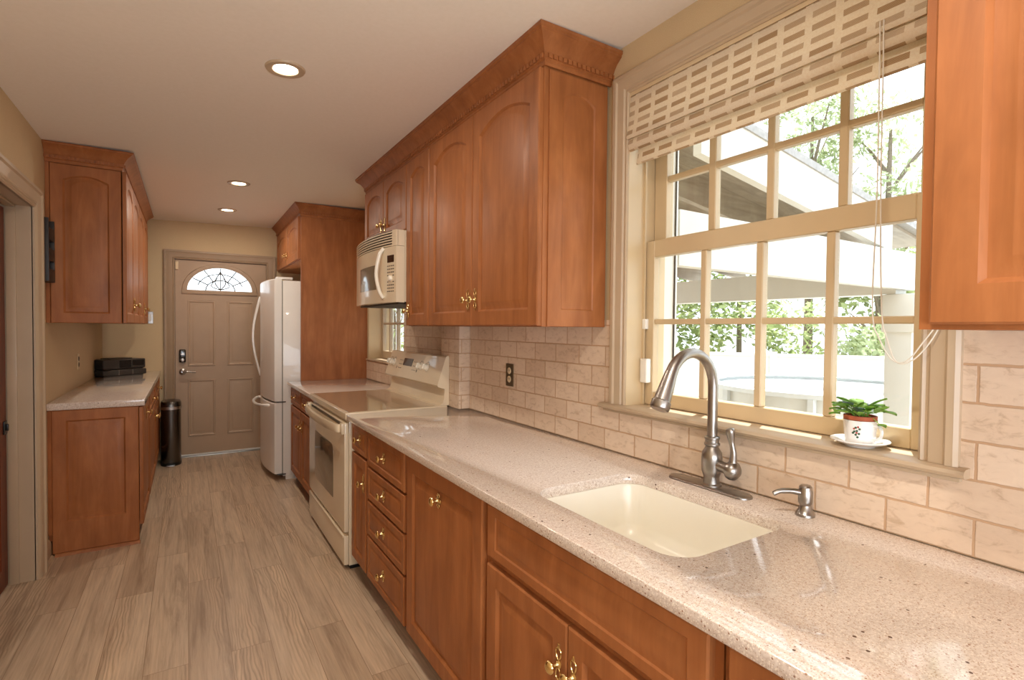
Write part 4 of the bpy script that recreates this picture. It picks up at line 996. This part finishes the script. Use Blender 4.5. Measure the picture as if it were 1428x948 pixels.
mb = MB(); mb.box(cx - 0.035, cx + 0.035, cy - 0.185, cy - 0.12, 0.006, 0.016, 0.004); obj('pedal', mb, 'steel', tc)

# ------------------------------------------------------------------ roman shade and its cords
rs = thing('roman_shade', 'woven beige roman shade pulled up in the sink window', 'window shade', (1.46, 1.0, 1.99))
YA, YB = 0.5255, 1.4775
def sheet(name, prof, y0, y1, thick=0.0025):
    """cloth that follows prof (x, z) and runs along Y; UVs run in metres"""
    P = [Vector((x, z)) for x, z in prof]; n = len(P)
    L = [0.0]
    for a, b in zip(P, P[1:]): L.append(L[-1] + (b - a).length)
    N = []
    for i in range(n):
        d = (P[min(i + 1, n - 1)] - P[max(i - 1, 0)]).normalized(); N.append(Vector((-d.y, d.x)))
    loopp = [(P[i], L[i]) for i in range(n)] + [(P[i] + N[i] * thick, L[i]) for i in reversed(range(n))]
    mb = MB(); bm = mb.bm; K = 12
    rings = []; uv = {}
    for k in range(K + 1):
        y = y0 + (y1 - y0) * k / K; r = []
        for p, l in loopp:
            v = bm.verts.new((p.x, y, p.y)); uv[v] = (y, -l + ANCH[0]); r.append(v)
        rings.append(r)
    for a, b in zip(rings, rings[1:]): mb.quadring(a, b)
    mb.cap(list(reversed(rings[0]))); mb.cap(rings[-1])
    bmesh.ops.recalc_face_normals(bm, faces=list(bm.faces))
    ul = bm.loops.layers.uv.new('UVMap')
    for f in bm.faces:
        for lp in f.loops: lp[ul].uv = uv[lp.vert]
    return obj(name, mb, 'woven_shade', rs, 50)
ANCH = [0.013]
sheet('head_panel', [(1.446, 2.252), (1.440, 2.16), (1.430, 2.105), (1.4265, 2.095), (1.430, 2.088), (1.440, 2.090)], YA, YB)
ANCH = [0.02]
sheet('folded_tuck', smooth_curve([(1.458, 2.105, 0), (1.440, 2.088, 0), (1.433, 2.068, 0), (1.438, 2.050, 0), (1.450, 2.044, 0), (1.462, 2.058, 0)], 4) and [(v.x, v.y) for v in smooth_curve([(1.458, 2.105, 0), (1.440, 2.088, 0), (1.433, 2.068, 0), (1.438, 2.050, 0), (1.450, 2.044, 0), (1.462, 2.058, 0)], 4)], YA - 0.0, YB - 0.003)
ANCH = [0.005]
sheet('bottom_fold', [(1.470, 2.085), (1.468, 2.04), (1.462, 2.005), (1.459, 1.996), (1.462, 1.992), (1.470, 1.994)], YA + 0.004, YB - 0.022)
mb = MB(); mb.box(1.455, 1.50, YA + 0.001, YB - 0.001, 2.225, 2.2525, 0.003); obj('head_rail', mb, 'trim', rs)
mb = MB()
for dx, y0 in ((0, 0.617), (0.0, 0.609)):
    mb.tube(smooth_curve([(1.428, y0 + 0.002, 2.115), (1.426, y0, 2.0), (1.425, y0 - 0.002, 1.7), (1.425, y0 - 0.004 + (y0 - 0.613) * 1.5, 1.42), (1.424, y0 - 0.020 + (y0 - 0.613), 1.345), (1.422, y0 - 0.045, 1.294 + (y0 - 0.613) * 0.5), (1.42, y0 - 0.075, 1.296), (1.419, y0 - 0.105, 1.335 + (y0 - 0.613)), (1.419, y0 - 0.128, 1.378), (1.419, y0 - 0.14, 1.42)], 5), 0.0016, 6)
obj('lift_cord', mb, 'cord_white', rs)

# window sensors
mb = MB(); mb.box(1.512, 1.5395, 1.4395, 1.4745, 1.155, 1.25, 0.006, 3); s1 = tag(obj('window_sensor', mb, 'white_plastic'), 'larger white alarm sensor on the sash left of the faucet', 'sensor', 'window alarm sensors')
mb = MB(); mb.box(1.522, 1.5395, 1.456, 1.4745, 1.365, 1.405, 0.003, 2); s2 = tag(obj('window_sensor', mb, 'white_plastic'), 'small white magnet sensor higher up the left sash', 'sensor', 'window alarm sensors')

# ------------------------------------------------------------------ plant in a cup on the stool
PXc, PYc, PZ = 1.474, 0.662, 1.0683
mb = MB(); mb.lathe([(0.034, 0), (0.036, 0.003), (0.060, 0.012), (0.0665, 0.0155), (0.066, 0.0175), (0.058, 0.0145), (0.036, 0.007), (0.0, 0.0065)], (PXc, PYc, PZ), seg=32); tag(obj('saucer', mb, 'china'), 'white saucer under the plant cup on the window sill', 'saucer')
cup = thing('tea_cup', 'white cup with a painted sprig holding a small potted plant', 'cup', (PXc, PYc, PZ + 0.007))
zc = PZ + 0.0072
mb = MB(); mb.lathe([(0.030, 0), (0.032, 0.003), (0.0345, 0.018), (0.0375, 0.052), (0.0385, 0.061), (0.0372, 0.061), (0.0355, 0.05), (0.031, 0.012), (0.0, 0.010)], (PXc, PYc, zc), seg=32); cb = obj('bowl', mb, 'china', cup)
hd = Vector((-0.25, -0.97, 0)).normalized(); cc = Vector((PXc, PYc, zc))
mb = MB(); mb.tube(smooth_curve([cc + hd * 0.035 + Vector((0, 0, 0.050)), cc + hd * 0.050 + Vector((0, 0, 0.051)), cc + hd * 0.058 + Vector((0, 0, 0.040)), cc + hd * 0.053 + Vector((0, 0, 0.022)), cc + hd * 0.034 + Vector((0, 0, 0.013))], 5), 0.0038, 10); obj('handle', mb, 'china', cup)
def sprig(key, spots, rr_):
    mb = MB()
    for a, z in spots:
        ang = math.radians(a); d = Vector((math.cos(ang), math.sin(ang), 0)); r0 = 0.0322 + 0.11 * (z - 0.003) * 0.85
        mb.lathe([(rr_, -0.0008), (rr_, 0.0009), (rr_ * 0.5, 0.0012)], cc + d * (r0 + 0.0006) + Vector((0, 0, z)), d, 8)
    return mb
obj('sprig_leaf', sprig('g', [(196, 0.020), (190, 0.026), (201, 0.029), (185, 0.034), (194, 0.036), (203, 0.041), (190, 0.044), (180, 0.030)], 0.0028), 'decor_green', cb)
obj('sprig_flower', sprig('r', [(198, 0.046), (193, 0.031), (184, 0.041)], 0.0024), 'decor_red', cb)
pl = thing('potted_plant', 'small leafy green plant in a clay pot inside the white cup', 'plant', (PXc, PYc, zc + 0.012))
mb = MB(); mb.lathe([(0.024, 0.0115), (0.0335, 0.060), (0.0345, 0.061), (0.037, 0.0622), (0.0375, 0.072), (0.0345, 0.073), (0.0335, 0.066), (0.0, 0.066)], (PXc, PYc, zc), seg=28); obj('clay_pot', mb, 'terracotta', pl)
mb = MB(); mb.lathe([(0.033, 0.0662), (0.02, 0.070), (0.0, 0.071)], (PXc, PYc, zc), seg=16); obj('soil', mb, 'soil', pl)
def leaf(mb, base, tip, wd, cupd=0.004, n=6):
    base, tip = Vector(base), Vector(tip); d = (tip - base); L = d.length; d.normalize(); s = d.cross(Vector((0, 0, 1)));
    s = s.normalized() if s.length > 1e-3 else Vector((1, 0, 0)); u = s.cross(d)
    rows = []
    for k in range(n + 1):
        f = k / n; wv = wd * math.sin(PI * min(1, f * 0.94 + 0.04)) ** 0.75; p = base + d * L * f - u * cupd * 2 * (f - 0.5) ** 2
        rows.append([p - s * wv - u * cupd * 0.0 + u * cupd, p, p + s * wv + u * cupd, p + s * wv + u * (cupd + 0.0006), p + u * 0.0006, p - s * wv + u * (cupd + 0.0006)])
    mb.loft(rows)
rnd = random.Random(3); top = Vector((PXc, PYc, zc + 0.068))
stm = MB()
for i in range(30):
    a = 2 * PI * i / 30 * 2.4 + rnd.random() * 0.5; rad = 0.016 + 0.034 * rnd.random(); h = 0.008 + 0.032 * rnd.random() * (1.2 - rad / 0.06)
    c0 = top + Vector((0.012 * math.cos(a), 0.012 * math.sin(a), -0.002)); c1 = top + Vector((rad * math.cos(a), rad * math.sin(a), h))
    if c1.x > 1.525: c1.x = 1.525
    stm.tube([c0, (c0 + c1) / 2 + Vector((0, 0, 0.006)), c1], 0.0011, 5)
    L = 0.026 + 0.016 * rnd.random(); out = Vector((math.cos(a), math.sin(a), rnd.uniform(-0.35, 0.7)))
    tip = c1 + out.normalized() * L
    if tip.x > 1.533: tip.x = 1.533
    mb = MB(); leaf(mb, c1, tip, 0.011 + 0.006 * rnd.random()); obj('leaf', mb, 'leaf_plant_grey' if i % 6 == 0 else 'leaf_plant', pl, 60)
for (dy, dx, dz, L) in ((-0.062, -0.005, 0.020, 0.032), (-0.055, -0.02, -0.012, 0.022), (-0.045, -0.02, 0.030, 0.03), (0.05, -0.01, 0.016, 0.03), (0.048, -0.02, 0.004, 0.026), (0.03, -0.03, 0.03, 0.03)):
    c1 = top + Vector((dx, dy, dz)); stm.tube(smooth_curve([top, top + Vector((dx * 0.5, dy * 0.5, dz * 0.6 + 0.012)), c1], 4), 0.0011, 5)
    mb = MB(); leaf(mb, c1 - Vector((dx, dy, 0)).normalized() * 0.008, c1 + Vector((dx, dy, -0.01)).normalized() * L * 0.7, 0.0105); obj('leaf', mb, 'leaf_plant', pl, 60)
obj('stem', stm, 'leaf_plant', pl)

# ------------------------------------------------------------------ recessed ceiling lights
for (x, y, lab) in ((0.350, 2.357, 'recessed ceiling light nearest the camera'), (0.332, 4.42, 'recessed ceiling light in the middle of the kitchen'), (0.318, 5.49, 'recessed ceiling light closest to the back door')):
    z = CEIL(x); c = thing('ceiling_light', lab, 'ceiling light', (x, y, z - 0.02), 'recessed ceiling lights')
    mb = MB(); prr = [(0.048, 0.002), (0.050, -0.006), (0.060, -0.009), (0.074, -0.007), (0.078, -0.001), (0.078, 0.004), (0.048, 0.004)]
    rings = [[(x + r_ * math.cos(2 * PI * k / 32), y + r_ * math.sin(2 * PI * k / 32), z + h_ + 0.03 * r_ * math.cos(2 * PI * k / 32)) for k in range(32)] for r_, h_ in prr]
    mb.loft(rings + [rings[0]], False, False); obj('trim_ring', mb, 'trim', c)
    mb = MB(); mb.lathe([(0.0475, 0), (0.0475, -0.002), (0.03, -0.006), (0.0, -0.007)], (x, y, z + 0.001), seg=28); obj('lens', mb, 'lamp_lens', c)
    lamp('down_lamp', 'AREA', (x, y, z - 0.014), DOWN_W, WARM, (0, 0, -1), shape='DISK', size=0.09)

# ------------------------------------------------------------------ outside: unseen overhang, patio roof, fence, pool, trees
GZ = -0.55
mb = MB(); mb.box(1.70, 40, -14, 34, GZ - 0.1, GZ); struct(obj('ground', mb, 'patio_ground'), 'pale patio ground outside')
mb = MB(); mb.box(1.671, 2.03, -1.0, 7.0, 2.60, 2.66); struct(obj('sun_cut_eave', mb, 'vinyl'), 'unseen soffit sized to cut off the sun')  # out of view, sized to stop the sun above the window sills
pt = thing('patio_roof', 'white patio roof on posts outside the sink window', 'patio roof', (3.4, 3.6, GZ))
PY0, PY1 = 1.75, 5.6
zr = lambda x: 2.562 - (x - 2.0) * 0.150       # top of the end rafter
def slope(mb, x0, x1, y0, y1, d0, d1):
    mb.loft([[(x0, y0, zr(x0) - d1), (x0, y0, zr(x0) - d0), (x0, y1, zr(x0) - d0), (x0, y1, zr(x0) - d1)], [(x1, y0, zr(x1) - d1), (x1, y0, zr(x1) - d0), (x1, y1, zr(x1) - d0), (x1, y1, zr(x1) - d1)]])
    return mb
obj('roof_deck', slope(MB(), 2.18, 4.95, PY0 + 0.03, PY1, 0.045, 0.07), 'deck_wood', pt)
obj('drip_edge', slope(MB(), 2.18, 4.98, PY0 - 0.03, PY1 + 0.03, 0.0, 0.044), 'shingle', pt)
obj('end_rafter', slope(MB(), 2.18, 4.25, PY0 - 0.02, PY0 + 0.029, 0.0445, 0.29), 'vinyl', pt)
for k in range(1, 8):
    y = PY0 + 0.52 * k; obj('rafter', slope(MB(), 2.18, 4.9, y, y + 0.045, 0.0705, 0.25), 'deck_wood', pt)
mb = MB(); mb.box(2.02, 4.62, PY0 - 0.03, PY0 + 0.03, 1.675, 1.945); obj('side_beam', mb, 'vinyl', pt)
mb = MB(); mb.box(4.45, 4.62, PY0 + 0.031, PY1, 1.645, 1.87); obj('outer_beam', mb, 'vinyl', pt)
mb = MB(); mb.box(4.44, 4.63, PY0 - 0.08, PY0 + 0.09, GZ, 1.644, 0.004); mb.box(4.42, 4.65, PY0 - 0.10, PY0 + 0.11, 1.36, 1.64, 0.01); obj('post', mb, 'vinyl', pt)
mb = MB(); mb.box(4.44, 4.63, PY1 - 0.2, PY1 - 0.02, GZ, 1.644, 0.004); obj('post', mb, 'vinyl', pt)
mb = MB(); mb.box(1.87, 1.985, 1.70, 1.81, GZ, 2.598, 0.004); hp_ = thing('porch_post', 'white porch post close outside the left edge of the sink window', 'post', (1.93, 1.75, GZ)); obj('shaft', mb, 'vinyl', hp_)
mb = MB(); mb.tube([(1.90, 1.695, GZ), (1.96, 1.696, 1.0), (1.965, 1.696, 2.4)], 0.004, 6); obj('cable', mb, 'graphite', hp_)

# vinyl privacy fence
fn = thing('vinyl_fence', 'white vinyl privacy fence across the yard', 'fence', (9, 5.5, GZ))
A = Vector((5.6, 10.8, 0)); B = Vector((12.2, 0.2, 0)); dv = (B - A).normalized(); nv = Vector((-dv.y, dv.x, 0)); Lf = (B - A).length
def fbox(a, b, z0, z1, th):
    mb = MB(); mb.loft([[A + dv * s + nv * q + Vector((0, 0, z)) for s, q in ((a, -th), (b, -th), (b, th), (a, th))] for z in (z0, z1)]); return mb
s = 0.0
while s < Lf:
    e = min(s + 2.1, Lf)
    mb = fbox(s + 0.065, e - 0.065, GZ + 0.06, 0.90, 0.012)
    k = s + 0.065
    while k < e - 0.1: 
        mb.loft([[A + dv * q + nv * w_ + Vector((0, 0, z)) for q, w_ in ((k, -0.016), (k + 0.012, -0.016), (k + 0.012, 0.016), (k, 0.016))] for z in (GZ + 0.06, 0.90)]); k += 0.18
    obj('fence_panel', mb, 'vinyl', fn)
    obj('fence_rail', fbox(s + 0.065, e - 0.065, 0.901, 0.955, 0.03), 'vinyl', fn)
    obj('fence_post', fbox(s - 0.062, s + 0.062, GZ, 0.985, 0.06), 'vinyl', fn); s += 2.1

# above ground pool
pc = Vector((6.55, 3.35, 0)); pr_ = 1.25
po = thing('swimming_pool', 'round above ground pool in front of the fence', 'pool', (pc.x, pc.y, GZ))
mb = MB(); mb.lathe([(pr_, 0), (pr_, 1.22), (pr_ - 0.03, 1.22), (pr_ - 0.03, 0.02)], (pc.x, pc.y, GZ), seg=48); obj('pool_wall', mb, 'vinyl', po)
mb = MB(); mb.lathe([(pr_ - 0.06, 1.221), (pr_ + 0.06, 1.221), (pr_ + 0.06, 1.27), (pr_ - 0.06, 1.27)], (pc.x, pc.y, GZ), seg=48, cap0=False, cap1=False); obj('pool_rim', mb, 'pool_blue', po)
mb = MB(); mb.lathe([(pr_ - 0.035, 0), (pr_ - 0.035, 0.004)], (pc.x, pc.y, GZ + 1.08), seg=48); obj('pool_water', mb, 'pool_blue', po)
for k in range(16):
    a = 2 * PI * k / 16; p = pc + Vector((math.cos(a), math.sin(a), 0)) * (pr_ + 0.035)
    mb = MB(); mb.box(p.x - 0.03, p.x + 0.03, p.y - 0.03, p.y + 0.03, GZ, GZ + 1.22); obj('upright', mb, 'pool_blue', po)

# slatted screen seen through the small window
sl = thing('slatted_screen', 'white slatted screen outside the small window by the range', 'screen', (2.9, 8.0, GZ))
mb = MB(); mb.box(2.3, 3.1, 8.025, 8.05, GZ, 0.0); mb.box(2.3, 3.1, 8.025, 8.05, 2.2, 2.3); obj('screen_rail', mb, 'vinyl', sl)
for x, wd in ((2.50, 0.03), (2.555, 0.03), (2.61, 0.045), (2.675, 0.03), (2.735, 0.075), (2.835, 0.02), (2.885, 0.02), (2.35, 0.06), (2.43, 0.04)):
    mb = MB(); mb.box(x - wd / 2, x + wd / 2, 8.0, 8.024, GZ, 2.4); obj('slat', mb, 'vinyl', sl)

def tree(name, x, y, h, r, label, mat, nleaf, seed, z0=GZ, flat=0.8, trunk=0.09, crown_low=0.3):
    rd = random.Random(seed); t = thing(name, label, 'tree' if trunk else 'bush', (x, y, z0), 'trees and bushes beyond the fence')
    if trunk:
        mb = MB(); mb.tube(smooth_curve([(x, y, z0), (x + 0.05, y + 0.03, z0 + h * 0.35), (x - 0.04, y, z0 + h * 0.65), (x, y, z0 + h * 0.92)], 4), [trunk * (1 - 0.065 * k) for k in range(13)], 8)
        for k in range(9):
            a = rd.random() * 2 * PI; f = rd.uniform(0.35, 0.8); b = Vector((x, y, z0 + h * f)); e = b + Vector((math.cos(a) * r * 0.7, math.sin(a) * r * 0.7, h * 0.18))
            mb.tube([b, (b + e) / 2 + Vector((0, 0, 0.05)), e], [trunk * 0.35, trunk * 0.22, trunk * 0.08], 6)
        obj('trunk', mb, 'bark', t)
    cl = []
    for k in range(16):
        a = rd.random() * 2 * PI; q = r * math.sqrt(rd.random()) * 0.75; zz = z0 + h * (crown_low + (1 - crown_low) * rd.random())
        cl.append((Vector((x + q * math.cos(a), y + q * math.sin(a), zz)), r * rd.uniform(0.28, 0.5)))
    mb = MB(); bm = mb.bm; s_ = 0.11 if trunk else 0.085
    for k in range(nleaf):
        c_, cr_ = rd.choice(cl); d = Vector((rd.gauss(0, 1), rd.gauss(0, 1), rd.gauss(0, 1))).normalized() * cr_ * rd.random() ** 0.4
        p = c_ + d; u = Vector((rd.gauss(0, 1), rd.gauss(0, 1), rd.gauss(0, 1))).normalized(); v = u.orthogonal().normalized(); e = s_ * rd.uniform(0.6, 1.2)
        bm.faces.new([bm.verts.new(p + u * e), bm.verts.new(p + v * e * 0.5), bm.verts.new(p - u * e), bm.verts.new(p - v * e * 0.5)])
    obj('foliage', mb, mat, t)
tree('tree', 10.2, 9.2, 4.6, 1.7, 'broad green tree behind the fence at the left of the sink window', 'leaf_tree', 2600, 1)
tree('tree', 12.2, 8.4, 5.2, 1.8, 'green tree behind the fence above the pool', 'leaf_tree', 2600, 2)
tree('tree', 14.0, 7.6, 8.2, 1.5, 'tall pale tree showing over the patio roof', 'leaf_tree_pale', 2600, 3, crown_low=0.4, trunk=0.14)
tree('tree', 15.0, 6.2, 7.6, 1.4, 'tall sparse tree showing in the top right panes', 'leaf_tree_pale', 1500, 4, crown_low=0.45, trunk=0.16)
tree('tree', 13.2, 5.6, 3.6, 1.3, 'low green tree right behind the patio post', 'leaf_tree', 1500, 5, trunk=0.12)
tree('bush', 10.6, 6.6, 2.5, 1.2, 'rounded bush behind the fence between the trees', 'leaf_tree', 1600, 6, trunk=0, crown_low=0.1)
tree('bush', 11.7, 5.0, 2.2, 1.0, 'rounded bush behind the fence at the right of the window', 'leaf_tree_pale', 1200, 7, trunk=0, crown_low=0.1)
tree('bush', 8.6, 9.6, 2.6, 1.2, 'rounded bush behind the fence at the far left of the window', 'leaf_tree', 1600, 8, trunk=0, crown_low=0.1)
tree('tree', 5.2, 15.0, 4.5, 1.8, 'green tree outside the small window by the range', 'leaf_tree', 1800, 9)
